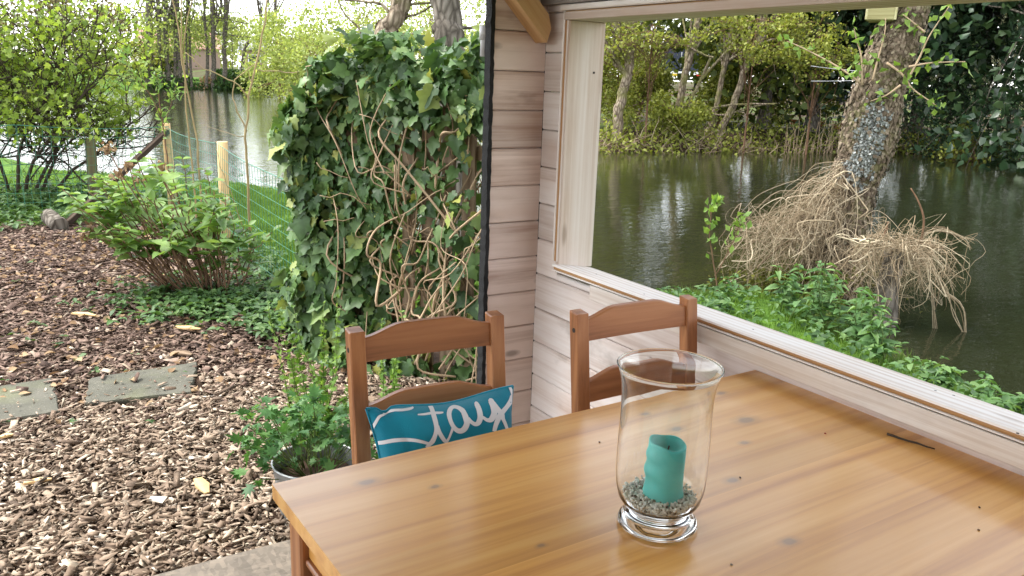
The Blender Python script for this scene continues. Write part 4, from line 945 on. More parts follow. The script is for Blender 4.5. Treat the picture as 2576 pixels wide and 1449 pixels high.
def build_ivy():
    rng = np.random.default_rng(31); base = np.array([FA[0] + FD[0] * .7, FA[1] + FD[1] * .7, -.1]); root = tag(empty('ivy', base), 'dense dark green ivy with tan stems smothering the picket fence', 'ivy')
    D3 = np.array([FD[0], FD[1], 0]); N3 = np.array([FN[0], FN[1], 0]); U = np.array([0, 0, 1.0]); A3 = np.array([FA[0], FA[1], -.1])
    def prof(h, s):            # outward depth of the ivy face
        b = .13 + .07 * np.sin(s * 5 + h * 3) + .05 * np.sin(h * 7 + s * 2 + 1); b = np.where(h > 1.25, b + .05, b); return np.clip(b, .05, .3) * np.clip((1.78 - h) / .35, .15, 1)
    pos = []; nrm = []; dr = []
    # front face
    n = 3400; s = rng.uniform(-.12, FL + .1, n); h = 1.70 * rng.random(n) ** .92 + .02; top = 1.38 + .22 * smooth((s + .1) / .35) + .05 * np.sin(s * 6) + .05 * np.sin(s * 13 + 1) + .07 * np.clip((s - .55) / .3, 0, 1) * np.clip((1.1 - s) / .3, 0, 1)
    k = h < top
    thin = (s > .44) & (h < 1.32) & (h > .1); k &= ~(thin & (rng.random(n) > .24))
    s, h = s[k], h[k]; n = len(s); o = prof(h, s) * (1 - .75 * rng.random(n) ** 2.5)
    pos.append(A3 + s[:, None] * D3 + h[:, None] * U + o[:, None] * N3); nrm.append(N3 + U * .45 + rng.normal(0, .38, (n, 3))); dr.append(-U + N3 * .25 + rng.normal(0, .45, (n, 3)))
    # left end, rounded
    n = 1250; a = rng.uniform(.0, math.pi * .95, n); h = 1.60 * rng.random(n) + .0; r = (.17 + .06 * np.sin(h * 6) + .05 * np.sin(h * 15 + 2)) * (1 - .7 * rng.random(n) ** 2.5) * np.clip((1.66 - h) / .3, .2, 1); e = np.cos(a)[:, None] * N3 - np.sin(a)[:, None] * D3
    pos.append(A3 - .05 * D3 + h[:, None] * U + e * r[:, None]); nrm.append(e + U * .45 + rng.normal(0, .35, (n, 3))); dr.append(-U + e * .3 + rng.normal(0, .45, (n, 3)))
    # top
    n = 620; s = rng.uniform(-.1, FL + .1, n); o = rng.uniform(-.2, .2, n); h = 1.34 + .2 * smooth((s + .1) / .35) + .05 * np.sin(s * 6) + rng.uniform(-.05, .17, n) - 1.5 * o ** 2 + .05 * np.clip((s - .55) / .3, 0, 1)
    pos.append(A3 + s[:, None] * D3 + h[:, None] * U + o[:, None] * N3); nrm.append(U * .8 + N3 * .5 + rng.normal(0, .5, (n, 3))); dr.append(N3 * .5 + rng.normal(0, .7, (n, 3)))
    # back
    n = 700; s = rng.uniform(-.1, FL + .1, n); h = rng.uniform(0, 1.6, n)
    pos.append(A3 + s[:, None] * D3 + h[:, None] * U - rng.uniform(.05, .2, n)[:, None] * N3); nrm.append(-N3 + U * .4 + rng.normal(0, .4, (n, 3))); dr.append(-U + rng.normal(0, .4, (n, 3)))
    pos = np.concatenate(pos); nrm = np.concatenate(nrm); dr = np.concatenate(dr); size = rng.uniform(.042, .095, len(pos)) * np.where(rng.random(len(pos)) < .16, 1.5, 1)
    foliage('leaf', 'foliage', L_IVY, pos, dr, nrm, size, M['ivy'], root, rng)
    # stems
    for k in range(92):
        s0 = rng.uniform(.4, FL) if k < 70 else rng.uniform(-.1, .6); s1 = max(-.12, min(s0 + rng.normal(.0, .35), FL - .05)); h0 = rng.uniform(0, .25) if k % 2 else rng.uniform(.2, 1.0); h1 = min(1.5, h0 + rng.uniform(.35, 1.1))
        o0, o1 = (rng.uniform(.05, .15) if s0 > .48 else rng.uniform(.0, .08)), (rng.uniform(.06, .18) if s0 > .48 else rng.uniform(.0, .1))
        a = A3 + s0 * D3 + h0 * U + o0 * N3; b = A3 + s1 * D3 + h1 * U + o1 * N3; P = resample(wander(rng, a, b, 6, .20), 5); r = rng.uniform(.003, .0075)
        mb = MB(); mb.tube(P - base, np.linspace(r, r * .6, len(P)), 6, jit=.15, rng=rng); mb.build('vine_stem', M['vine'], root)
    # shoots standing off the left outline and top
    for k in range(14):
        a = A3 + rng.uniform(-.15, FL - .3) * D3 + rng.uniform(.6, 1.55) * U + rng.uniform(.0, .15) * N3; b = a + np.array([rng.normal(-.12, .12), rng.normal(-.05, .1), rng.uniform(.0, .22)]); P = wander(rng, a, b, 7, .04)
        mb = MB(); mb.tube(P - base, .0022, 5); mb.build('vine_stem', M['vine'], root)
build_ivy()

# ------------------------------------------------------------------ hydrangea
def build_hydrangea():
    rng = np.random.default_rng(12); b = onz(520, 742, -.09); base = np.array([b[0], b[1], g1(b)]); root = tag(empty('hydrangea', base), 'leafy light green hydrangea bush with brown stems before the wire fence', 'shrub')
    pos, dr, nm, sz = [], [], [], []; e1 = np.array([.85, -.53, 0]); e2 = np.array([.53, .85, 0])
    for k in range(78):
        a = rng.uniform(-1, 1); w = rng.uniform(-.5, .5); H = rng.uniform(.45, 1.02) * (1 - .35 * max(0, a)); 
        s0 = base + e1 * a * .22 + e2 * w * .22; tip = base + e1 * (a * .62 - .22) + e2 * w * .75 + np.array([0, 0, H * (1 - .25 * abs(a))]); P = wander(rng, s0, tip, 8, .06)
        P[:, 2] += .05 * np.sin(np.linspace(0, math.pi, 8)); mb = MB(); mb.tube(P - base, np.linspace(.0055, .003, 8), 5); mb.build('stem', M['twig'], root)
        d = P[-1] - P[-2]; d /= np.linalg.norm(d)
        for j in range(rng.integers(3, 6)):
            p = P[-1] - d * j * .055 + rng.normal(0, .004, 3); az = rng.uniform(0, math.pi) if j == 0 else az + math.pi / 2
            for q in (0, math.pi):
                v = np.array([math.cos(az + q), math.sin(az + q), rng.uniform(.0, .55)]); pos.append(p); dr.append(v); nm.append(np.array([0, 0, 1.0]) - v * .3 + rng.normal(0, .12, 3)); sz.append((.06 + .022 * j) * rng.uniform(.8, 1.3))
        if rng.random() < .35:
            p = P[-3]; v = rdir(rng, 1, .3)[0]; pos.append(p); dr.append(v); nm.append(np.array([0, 0, 1.0]) + rng.normal(0, .2, 3)); sz.append(.08)
    foliage('leaf', 'foliage', L_OVAL, np.array(pos), np.array(dr), np.array(nm), np.array(sz), M['hydrangea'], root, rng)
    for (u, v) in ((271, 375), (348, 446), (300, 440), (325, 416), (228, 575), (205, 600), (398, 418)):
        c = ond(u, v, base); n = 26; P = c + rng.normal(0, .018, (n, 3)); o = link('dead_flower', leaf_cloud('dead_flower', L_TRI, P - base, rdir(rng, n), rdir(rng, n), rng.uniform(.02, .035, n), M['dry'], rng), None, root)
        Q = wander(rng, base + rng.normal(0, .1, 3) * np.array([1, 1, 0]), c, 8, .05); mb = MB(); mb.tube(Q - base, .004, 5); mb.build('stem', M['twig'], root)
build_hydrangea()

# ------------------------------------------------------------------ ground cover, grass
def cover(name, label, n, region, tmpl, size, mat, seed, hz=(.02, .10), tri=True, cat='ground cover', up=.9):
    rng = np.random.default_rng(seed); P = []; 
    while len(P) < n:
        x, y = region(rng); P.append((x, y))
    P = np.array(P); z = gz(P[:, 0], P[:, 1]); h = rng.uniform(*hz, n); pos = np.concatenate([P, (z + h)[:, None]], 1); k = 3 if tri else 1
    az = rng.uniform(0, 2 * math.pi, n); allp, D = [], []
    for j in range(k):
        a = az + j * 2 * math.pi / 3; D.append(np.stack([np.cos(a), np.sin(a), rng.normal(.05, .25, n)], 1)); allp.append(pos)
    D = np.concatenate(D); allp = np.concatenate(allp); Nm = np.tile(np.array([0, 0, 1.0]), (len(D), 1)) * up + rng.normal(0, .25, (len(D), 3)); sz = np.tile(rng.uniform(*size, n), k)
    o = link(name, leaf_cloud(name, tmpl, allp, D, Nm, sz, mat, rng)); tag(o, label, cat, kind='stuff'); return o
def gauss_region(spots):
    def f(rng):
        x, y, sx, sy = spots[rng.integers(len(spots))]; return x + rng.normal(0, sx), y + rng.normal(0, sy)
    return f
def px(u, v, sx, sy): p = onz(u, v, -.1); return (p[0], p[1], sx, sy)
cover('ground_elder', 'low bright green ground elder under the hydrangea and along the fence', 1150, gauss_region([px(560, 780, .18, .16), px(640, 760, .16, .2), px(480, 745, .2, .25), px(660, 700, .1, .5), px(620, 640, .12, .6), px(430, 760, .22, .12), px(690, 830, .1, .15), px(520, 800, .25, .12)]), L_OVAL, (.028, .06), M['ground_cover'], 41)
cover('shade_plants', 'dark green low leaves under the shrub at left', 1500, gauss_region([px(40, 530, .6, .35), px(120, 520, .5, .4), px(10, 560, .7, .3), px(60, 500, .8, .5), px(200, 505, .5, .4), px(-150, 540, .8, .5)]), L_OVAL, (.035, .075), M['ground_cover'], 42, (.02, .14))
cover('scattered_seedlings', 'small scattered green seedlings in the bark', 120, lambda r: (r.uniform(-2.2, 1.5), r.uniform(3.7, 7.4)), L_OVAL, (.02, .045), M['ground_cover'], 43, (.01, .03))
cover('leaf_litter', 'scattered brown dead leaves lying on the bark', 1500, lambda r: (r.uniform(-1.8, 1.7), 3.9 + 4.6 * r.random() ** .8), L_OVAL, (.03, .065), M['dry'], 44, (.012, .03), False, 'dead leaves')
def grass(name, label, n, fn, hgt, seed, w=.005):
    rng = np.random.default_rng(seed); x, y = fn(rng, n); k = (pond_sd(x, y) > .02); x, y = x[k], y[k]; n = len(x); pos = np.stack([x, y, gz(x, y) - .01], 1)
    T = (np.array([(-.5, 0, 0), (.5, 0, 0), (.36, .55, .0), (-.36, .55, .0), (0, 1, 0)]), np.array([(0, 1, 2), (0, 2, 3), (3, 2, 4)])); h = rng.uniform(.6, 1.3, n) * hgt
    D = np.stack([rng.normal(0, .35, n), rng.normal(0, .35, n), np.ones(n)], 1); Nm = rdir(rng, n); Nm[:, 2] *= .2; Fm = frames(D, Nm); TT = np.broadcast_to(T[0], (n, 5, 3)).copy(); TT[:, :, 0] *= w; TT[:, :, 1] *= h[:, None]; TT[:, 4, 2] += h * rng.uniform(-.5, .5, n); TT[:, 2:4, 2] += (h * .12)[:, None]
    V = np.einsum('nkj,njc->nkc', TT, Fm) + pos[:, None]; F = (T[1][None] + (np.arange(n) * 5)[:, None, None]).reshape(-1, 3)
    o = link(name, mesh_np(name, V.reshape(-1, 3), F, M['grass'], False, np.repeat(rng.random(n), 5))); tag(o, label, 'grass', kind='stuff')
grass('lawn_grass', 'mown green grass beyond the wire fence', 52000, lambda r, n: (r.uniform(-7, 3.6, n), 9.2 + 4.5 * r.random(n)), .05, 51, .008)
grass('bank_grass', 'tufted grass on the strip between fence and pond', 26000, lambda r, n: (1.75 + 2.4 * r.random(n) ** 1.3, r.uniform(4.6, 11, n)), .09, 52, .006)
grass('waterside_grass', 'long grass on the bank under the window', 30000, lambda r, n: (r.uniform(2.3, 7.5, n), r.uniform(-.5, 5.4, n)), .09, 53, .005)

# ------------------------------------------------------------------ thin saplings
def stems_thing(name, label, paths, rads, mat, leaves=None, cat='sapling', seed=1):
    base = np.array([*paths[0][0][:2], g1(paths[0][0])]); root = tag(empty(name, base), label, cat); rng = np.random.default_rng(seed)
    for P, r in zip(paths, rads):
        P = np.array(P); t = np.linspace(0, len(P) - 1, (len(P) - 1) * 3 + 1); Q = np.stack([np.interp(t, range(len(P)), P[:, c]) for c in range(3)], 1) + rng.normal(0, .004, (len(t), 3))
        mb = MB(); mb.tube(Q - base, np.linspace(r, r * .45, len(Q)), 6); mb.build('stem', M[mat], root)
    if leaves: leaves(root, base, rng, [np.array(q) for q in paths])
    return root
b3 = onz(628, 690, -.1); z1 = lambda x, y: (x * .4166, y * .4166)
def pth(pts, b): return [ond(*z1(x, y), b) for x, y in pts]
stems_thing('sapling', 'tall thin bare yellowish sapling beside the ivy', [pth([(1515, 1620), (1510, 1400), (1490, 950), (1485, 780), (1500, 580), (1560, 330), (1600, 130), (1625, -200)], b3), pth([(1500, 590), (1440, 510), (1340, 460), (1230, 410), (1120, 320)], b3), pth([(1488, 790), (1430, 670), (1405, 590), (1420, 480), (1500, 410), (1560, 370)], b3), pth([(1490, 830), (1330, 790), (1250, 760)], b3), pth([(1500, 1450), (1380, 1140), (1350, 1060), (1300, 900)], b3), pth([(1515, 520), (1510, 470), (1498, 430)], b3)], [.011, .006, .006, .003, .004, .004], 'whip')
b4 = onz(500, 640, -.1)
stems_thing('sapling', 'pair of bare reddish whips rising left of the yellow post', [pth([(1200, 1560), (1180, 1200), (1150, 900), (1120, 550), (1095, 300), (1095, 0), (1100, -250)], b4), pth([(1225, 1560), (1215, 1200), (1190, 850), (1140, 600), (1100, 380), (1080, 180), (1040, 0), (1020, -150)], b4), pth([(1105, 320), (1130, 130), (1155, 0), (1170, -120)], b4)], [.008, .009, .005], 'whip')
b5 = onz(418, 560, -.1)
def leafy(u0, v0, u1, v1, n, size, tm, mat):
    def f(root, base, rng, paths):
        c = []
        for _ in range(n):
            q = paths[rng.integers(len(paths))]; t = (1 - .6 * rng.random() ** 1.3) * (len(q) - 1); i = min(int(t), len(q) - 2); c.append(q[i] + (q[i + 1] - q[i]) * (t - i) + rng.normal(0, .025, 3))
        c = np.array(c); foliage('leaf', 'foliage', tm, c, rdir(rng, n, .8), rdir(rng, n, .5), rng.uniform(*size, n), M[mat], root, rng)
    return f
stems_thing('sapling', 'young sapling with fresh upright leaves before the corner post', [pth([(1060, 1400), (1010, 950), (985, 760), (960, 560), (940, 440)], b5), pth([(985, 760), (1030, 640), (1060, 520)], b5), pth([(975, 700), (900, 560), (800, 440), (720, 270)], b5)], [.008, .005, .006], 'twig', leafy(372, 180, 458, 275, 130, (.05, .085), L_NARROW, 'hydrangea'))

# ------------------------------------------------------------------ big spring shrub at left
def build_shrub():
    rng = np.random.default_rng(77); base2 = onz(55, 512, -.12); base = np.array([base2[0], base2[1], g1(base2)]); root = tag(empty('spring_shrub', base), 'large shrub with fresh lime-green lobed leaves at left', 'shrub')
    view = _n(np.array([base[0], base[1], 0])); side = np.array([view[1], -view[0], 0]); pos = []
    T = Tubes(); tips = []
    def grow(p, d, Lh, r, dep):
        n = 6; P = [p]; dd = d
        for i in range(n):
            dd = dd + rng.normal(0, .16, 3) + np.array([0, 0, .05]); dd /= np.linalg.norm(dd); P.append(P[-1] + dd * Lh / n)
        P = np.array(P)
        if dep == 0:
            mb = MB(); mb.tube(P - base, np.linspace(r, r * .6, len(P)), 7, jit=.15, rng=rng); mb.build('stem', M['darktwig'], root)
        else: T.add(P - base, np.linspace(r, r * .5, len(P)), 5)
        if dep >= 3: tips.extend(P[1:]); return
        for i in range(2, n + 1):
            for _ in range(1 if dep else 2):
                a = rdir(rng, 1, .15)[0]; nd_ = dd * .55 + a * .8; nd_ /= np.linalg.norm(nd_); grow(P[i], nd_, Lh * rng.uniform(.45, .7), r * .55, dep + 1)
    for k in range(8):
        a = rng.uniform(-1, 1); s = base + side * (k - 3.5) * .07 + view * rng.normal(0, .08); d = np.array([0, 0, 1.0]) + side * (-.40 + 1.15 * k / 7) + view * rng.normal(0, .22); d /= np.linalg.norm(d); grow(s, d, rng.uniform(1.25, 1.75), .020, 0)
    o = link('branch_mesh', T.mesh('branch_mesh', M['darktwig']), None, root); o.name = 'twig_work'
    tips = np.array(tips); n = 6000; i = rng.integers(len(tips), size=n); P = tips[i] + rng.normal(0, .06, (n, 3)); P = P[P[:, 2] > .42 + .25 * rng.random(len(P))]
    q = (P - CAM) @ RW; u = q[:, 0] / q[:, 2] * F_ + W_ / 2; v = q[:, 1] / q[:, 2] * F_ + H_ / 2
    lim = 275 + 185 * np.clip(1 - np.abs(v - 130) / 260, 0, 1); k = (u < lim + 30 * rng.normal(0, 1, len(u))); P = P[k]; n = len(P)
    foliage('leaf', 'crown', L_MAPLE, P, rdir(rng, n, -.1), rdir(rng, n, 1.3), rng.uniform(.045, .08, n), M['shrub'], root, rng)
build_shrub()

# ------------------------------------------------------------------ bucket plant, ferny plant
def build_bucket():
    c = np.array([.885, 2.655, -.085]); root = tag(empty('metal_bucket', c), 'dull galvanised metal bucket planter behind the table', 'bucket')
    rb, rt, h = .124, .150, .195
    mb = MB(); mb.lathe([(0, 0), (rb, 0), (rb + .004, .012), (rb + (rt - rb) * .45, h * .45), (rb + (rt - rb) * .47, h * .47), (rt - .003, h - .012)], 40); mb.lathe([(rt - .006, h - .012), (rb + (rt - rb) * .47 - .003, h * .47), (rb - .003, .02)], 40); mb.build('body', M['galv'], root)
    mb = MB(); mb.lathe([(rt - .003 + .005 * math.cos(a), h - .008 + .005 * math.sin(a)) for a in np.linspace(0, 2 * math.pi, 9)[:-1]], 40, closed=True); mb.build('rim', M['galv'], root)
    mb = MB(); mb.lathe([(0, h - .055), (rt - .02, h - .06)], 24); mb.build('compost', M['soil'], root)
    p = tag(empty('cranesbill_plant', c + np.array([0, 0, h - .055])), 'feathery green leafy plant growing in the metal bucket', 'plant'); base = np.array(p.location); rng = np.random.default_rng(14); pos, D, Nn = [], [], []
    for k in range(58):
        a = rng.uniform(0, 2 * math.pi); r = rng.uniform(.02, .24); tip = base + np.array([r * math.cos(a) - .03, r * math.sin(a), rng.uniform(.08, .30) - r * .25]); s = base + np.array([.05 * math.cos(a), .05 * math.sin(a), 0]); P = wander(rng, s, tip, 6, .02)
        mb = MB(); mb.tube(P - base, .0018, 4); mb.build('stem', M['greenstem'], p)
        for j in range(5): pos.append(tip + rng.normal(0, .022, 3)); v = rdir(rng, 1, .1)[0]; D.append(v); Nn.append(np.array([0, 0, 1.0]) + rng.normal(0, .35, 3))
    foliage('leaf', 'foliage', L_DIVID, np.array(pos), np.array(D), np.array(Nn), rng.uniform(.032, .058, len(pos)), M['geranium'], p, rng)
build_bucket()
def build_fern(b, label, nst, seed, hr, spread):
    base = np.array([b[0], b[1], g1(b)]); root = tag(empty('feathery_plant', base), label, 'plant'); rng = np.random.default_rng(seed); pos, D, Nn, S = [], [], [], []
    for k in range(nst):
        a = rng.uniform(0, 2 * math.pi); tip = base + np.array([spread * rng.normal(0, .6), spread * rng.normal(0, .6), rng.uniform(*hr)]); s = base + np.array([.04 * math.cos(a), .04 * math.sin(a), 0]); P = wander(rng, s, tip, 10, .04)
        mb = MB(); mb.tube(P - base, np.linspace(.003, .0012, 10), 4); mb.build('stem', M['greenstem'], root)
        for t in np.linspace(.25, 1, 19):
            i = t * 9; j = min(int(i), 8); p = P[j] + (P[j + 1] - P[j]) * (i - j); ax = P[j + 1] - P[j]; ax /= np.linalg.norm(ax)
            for q in (-1, 1):
                sd = np.cross(ax, np.array([math.cos(a), math.sin(a), .2])) * q; sd /= np.linalg.norm(sd); pos.append(p); D.append(sd + ax * .5 + rng.normal(0, .25, 3)); Nn.append(rdir(rng, 1, .8)[0]); S.append(.042 * (1.15 - t * .75))
    foliage('leaflet', 'foliage', L_DIVID, np.array(pos), np.array(D), np.array(Nn), np.array(S), M['fern'], root, rng, 300)
build_fern((1.02, 3.02), 'feathery light green fern-like plant beside the ivy behind the bucket', 13, 15, (.35, .78), .20)
build_fern((1.30, 2.92), 'feathery green plant seen through the chair back', 5, 16, (.35, .75), .10)

# ------------------------------------------------------------------ trees: trunk with limbs, crown of leaf clumps
def tree(name, label, path, r0, r1, seed, crowns=(), limbs=(), mat='bark_far', leaf='canopy_leaf', tm=L_TRI, size=(.1, .16), nclump=14, spread=.16, group=None, cat='tree', twigs=3, up=.6, flare=True):
    """crowns: (centre, radii, leaves); limbs: extra drawn limbs (path, r0, r1)"""
    rng = np.random.default_rng(seed); P = resample(path); base = np.array([P[0][0], P[0][1], g1(P[0])]); root = tag(empty(name, base), label, cat, group); T = Tubes()
    R = np.linspace(r0, r1, len(P)); 
    if flare: R[0] *= 1.45; R[1] *= 1.18
    P = P + rng.normal(0, r0 * .12, P.shape); T.add(P - base, R, 10 if r0 > .05 else 6)
    for lp, a, b in limbs: Q = resample(lp); T.add(Q + rng.normal(0, a * .15, Q.shape) - base, np.linspace(a, b, len(Q)), 6)
    pos, axis = [], []
    for c, rad, n in crowns:
        c = np.array(c, float); rad = np.array(rad, float); k = nclump; cl = rdir(rng, k) * (rng.random((k, 1)) ** .45) * rad + c
        for q in cl:
            i = rng.integers(int(len(P) * .45), len(P)); d = np.linalg.norm(q - P[i])
            W = wander(rng, P[i], q, 7, d * .10, d * .06); T.add(W - base, np.linspace(min(r1 * .6, .012 + d * .012), .005, 7), 4)
            for _ in range(twigs):
                e = q + rdir(rng, 1)[0] * rad * rng.uniform(.25, .55); T.add(wander(rng, W[rng.integers(3, 7)], e, 5, d * .06) - base, np.linspace(.008, .003, 5), 3)
        m = n // k; pp = np.repeat(cl, m, 0); pp = pp + rng.normal(0, 1, pp.shape) * rad * spread; pos.append(pp)
    link('trunk', T.mesh('trunk', M[mat]), None, root)
    if pos:
        pos = np.concatenate(pos); pos = pos[pos[:, 2] > gz(pos[:, 0], pos[:, 1]) + .03]; n = len(pos); o = link('crown', leaf_cloud('crown', tm, pos - base, rdir(rng, n, -.1), rdir(rng, n, up), rng.uniform(*size, n), M[leaf], rng), None, root)
    return root
def zr(x, y): return 1529.5 + .25 * x, 40.25 + .25 * y
def z4(x, y): return 1838 + .5092 * x, .5092 * y
def zl(x, y): return 369 + .18517 * x, .18517 * y
def z2(x, y): return 637.3 + .4628 * x, .4628 * y
def z8(x, y): return 1945.4 + .18515 * x, 167.7 + .18515 * y
def ground_at(u, v, back=.4):
    p = onz(u, v, -.2); d = _n(np.array([p[0], p[1], 0])); p = p + d * back; p[2] = g1(p); return p
def drawn(pts, zf, base, ext=None):
    P = [ond(*zf(x, y), base) for x, y in pts]; P[0][2] = min(P[0][2], g1(P[0])) - .05
    if ext is not None: P.append(P[-1] + np.array(ext))
    return P
G1 = 'alders leaning over the far bank'
b = ground_at(*zr(80, 1310)); P1 = drawn([(80, 1315), (105, 1000), (150, 780), (200, 560), (225, 330), (240, 170)], zr, b, (.1, .1, 2.6)); lt = [ond(*zr(x, y), b) for x, y in ((262, 300), (290, 245), (390, 205), (600, 215), (800, 310), (940, 380), (1060, 415))]
tree('alder_tree', 'thick pale trunk nearest the window jamb on the far bank, with an arching mossy limb', P1, .145, .10, 101, [((P1[-1] + np.array([-1.2, 1, 1.2])), (2.2, 2.2, 1.5), 900)], [(lt, .05, .025)], 'bark_moss', 'bank_leaf', L_TRI, (.09, .15), group=G1)
b = ground_at(*zr(600, 1290)); P2 = drawn([(590, 1300), (650, 1130), (700, 980), (745, 760), (800, 520), (850, 330), (890, 130)], zr, b, (.3, .1, 2.4)); l1 = [ond(*zr(x, y), b) for x, y in ((690, 1040), (760, 960), (850, 800), (940, 640), (1030, 420))]; l2 = [ond(*zr(x, y), b) for x, y in ((945, 640), (1090, 470), (1220, 330), (1300, 200), (1380, 40))]
l3 = [ond(*zr(x, y), b) for x, y in ((720, 1035), (840, 1005), (970, 985), (1030, 935), (1180, 900), (1420, 885), (1680, 890))]; l4 = [ond(*zr(x, y), b) for x, y in ((1220, 440), (1320, 385), (1420, 330), (1560, 265), (1700, 220))]
tree('alder_tree', 'forked trunk leaning right in front of the parked lorry on the far bank', P2, .11, .075, 102, [((P2[-1] + np.array([1.0, .5, 1.5])), (1.6, 1.6, 1.3), 500)], [(l1, .058, .04), (l2, .045, .02), (l3, .04, .022)], 'bark_moss', 'bank_leaf', L_TRI, (.09, .15), group=G1)
b = ground_at(*zr(950, 1290)); P3 = drawn([(930, 1300), (1010, 1150), (1065, 1000), (1105, 850), (1150, 620), (1190, 450), (1240, 130)], zr, b, (.3, .1, 2.6))
tree('alder_tree', 'slim straight trunk between the forked tree and the pale leaning tree', P3, .085, .06, 103, [((P3[-1] + np.array([.8, .5, 1.6])), (2, 2, 1.8), 1300)], [], 'bark_moss', 'canopy_leaf', L_TRI, (.13, .22), group=G1)
b = ground_at(*zr(1080, 1300)); P4 = drawn([(1070, 1310), (1150, 1130), (1230, 960), (1300, 780), (1370, 580), (1440, 370), (1560, 90)], zr, b, (.5, .1, 2.6))
tree('alder_tree', 'pale silvery trunk leaning right, rightmost of the far-bank group', P4, .105, .075, 104, [((P4[-1] + np.array([1.2, .8, 1.6])), (2.4, 2.2, 2.0), 1900)], [(l4, .04, .02), ([ond(*zr(x, y), b) for x, y in ((1000, 980), (1150, 995), (1300, 960), (1480, 905), (1700, 880))], .03, .02)], 'bark_moss', 'canopy_leaf', L_TRI, (.13, .22), group=G1)
# understorey bushes on the far bank
def bush(name, label, u, v, r_add, rad, n, seed, leaf='bank_leaf', tm=L_TRI, size=(.06, .10), cz=None, nclump=26, mat='twig', group=None, up=.6, cat='bush', spread=.16, twigs=3):
    p = onz(u, v, -.2); d = _n(np.array([p[0], p[1], 0])); p = p + d * r_add; p[2] = g1(p); c = p + np.array([0, 0, rad[2] * .95 if cz is None else cz]); rng = np.random.default_rng(seed)
    return tree(name, label, [p, p + np.array([rng.normal(0, .1), rng.normal(0, .1), rad[2] * .5]), p + np.array([rng.normal(0, .2), rng.normal(0, .2), rad[2] * 1.1])], .04, .02, seed, [(c, rad, n)], [], mat, leaf, tm, size, nclump, spread, group, cat, twigs, up, False)
G2 = 'hazel bushes on the far bank'
for i, (u, v, ra, rad, n, lb) in enumerate([(1500, 376, 3.2, (1.3, 1.3, 1.9), 3600, 'yellow-green bush beside the window jamb behind the thickest far trunk'), (1590, 374, 4.2, (1.0, 1.0, 1.2), 2200, 'low bush left of the lorry on the far bank'), (1690, 374, 1.6, (.9, .9, .55), 1500, 'low bramble bush under the forked far tree'),
        (1800, 373, 4.0, (1.5, 1.5, 2.0), 4600, 'yellow-green bush behind the slim straight far trunk'), (1900, 373, 3.0, (1.4, 1.4, 2.3), 5200, 'dense yellow-green bush right of the pale silvery trunk'), (2010, 370, 3.4, (1.5, 1.3, 2.3), 5200, 'yellow-green bush behind the terracotta pots'), (1570, 374, 6.5, (1.4, 1.3, 2.0), 1800, 'wide hazel thicket standing behind the low bush left of the lorry'), (1800, 374, 7.0, (1.5, 1.5, 2.4), 3800, 'tall hazel farther back right of the lorry')]):
    bush('hazel_bush', lb, u, v, ra, rad, int(n * 1.9), 200 + i, group=G2)
# branches with leaves reaching in at the top of the window
for i, (u, v, rr, rad, n, lb) in enumerate([(1560, 120, 21.5, (1.0, .7, .6), 800, 'spray of fresh leaves hanging at the top left of the window view'), (1640, 105, 20.5, (1.1, .6, .25), 420, 'thin spray of yellow leaves before the lorry'), (1900, 90, 21, (1.6, .9, .7), 2200, 'curtain of small yellow leaves at the top middle of the window view'), (2060, 110, 21.5, (1.1, .8, .8), 1700, 'yellow leafy spray left of the nest box')]):
    c = atr(u, v, rr); rng = np.random.default_rng(300 + i); g = np.array([c[0], c[1], g1(c)]); d = _n(np.array([c[0], c[1], 0]))
    base = g + d * 1.6; tree('hazel_bush', lb, [np.array([base[0], base[1], g1(base)]), base + np.array([0, 0, 1.6]), c + np.array([0, 0, .4]) + d * .3], .035, .012, 310 + i, [(c, rad, n)], [], 'twig', 'bank_leaf', L_TRI, (.05, .09), 22, .15, G2, 'bush', 4, .6, False)
# tall dark trees farther back that fill the view and the reflections
G3 = 'tall trees behind the far bank'
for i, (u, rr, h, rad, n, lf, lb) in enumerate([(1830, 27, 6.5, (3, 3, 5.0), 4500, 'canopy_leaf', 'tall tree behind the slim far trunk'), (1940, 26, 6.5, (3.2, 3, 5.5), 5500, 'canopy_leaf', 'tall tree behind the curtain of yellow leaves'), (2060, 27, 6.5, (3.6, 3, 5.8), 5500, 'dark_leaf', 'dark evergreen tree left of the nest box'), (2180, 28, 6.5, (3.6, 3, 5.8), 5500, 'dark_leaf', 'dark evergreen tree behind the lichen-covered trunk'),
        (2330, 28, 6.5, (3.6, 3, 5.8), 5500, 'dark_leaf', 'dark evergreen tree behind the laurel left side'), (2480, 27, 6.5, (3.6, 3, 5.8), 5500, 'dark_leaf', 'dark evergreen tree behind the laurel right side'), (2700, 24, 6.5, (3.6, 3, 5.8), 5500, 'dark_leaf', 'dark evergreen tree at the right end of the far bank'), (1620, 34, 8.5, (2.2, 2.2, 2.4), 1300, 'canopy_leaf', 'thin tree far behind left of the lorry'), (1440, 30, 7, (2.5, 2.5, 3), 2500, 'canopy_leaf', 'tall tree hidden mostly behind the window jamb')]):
    c = atr(u, 150, rr); p = np.array([c[0], c[1], g1(c)]); tree('tall_tree', lb, [p, p + np.array([.1, .1, 2.5]), p + np.array([.2, 0, h])], .18, .08, 400 + i, [(p + np.array([0, 0, h * .92]), rad, int(n * 1.35))], [], 'bark_far', lf, L_TRI, (.16, .26), 36, .15, G3, 'tree', 2)
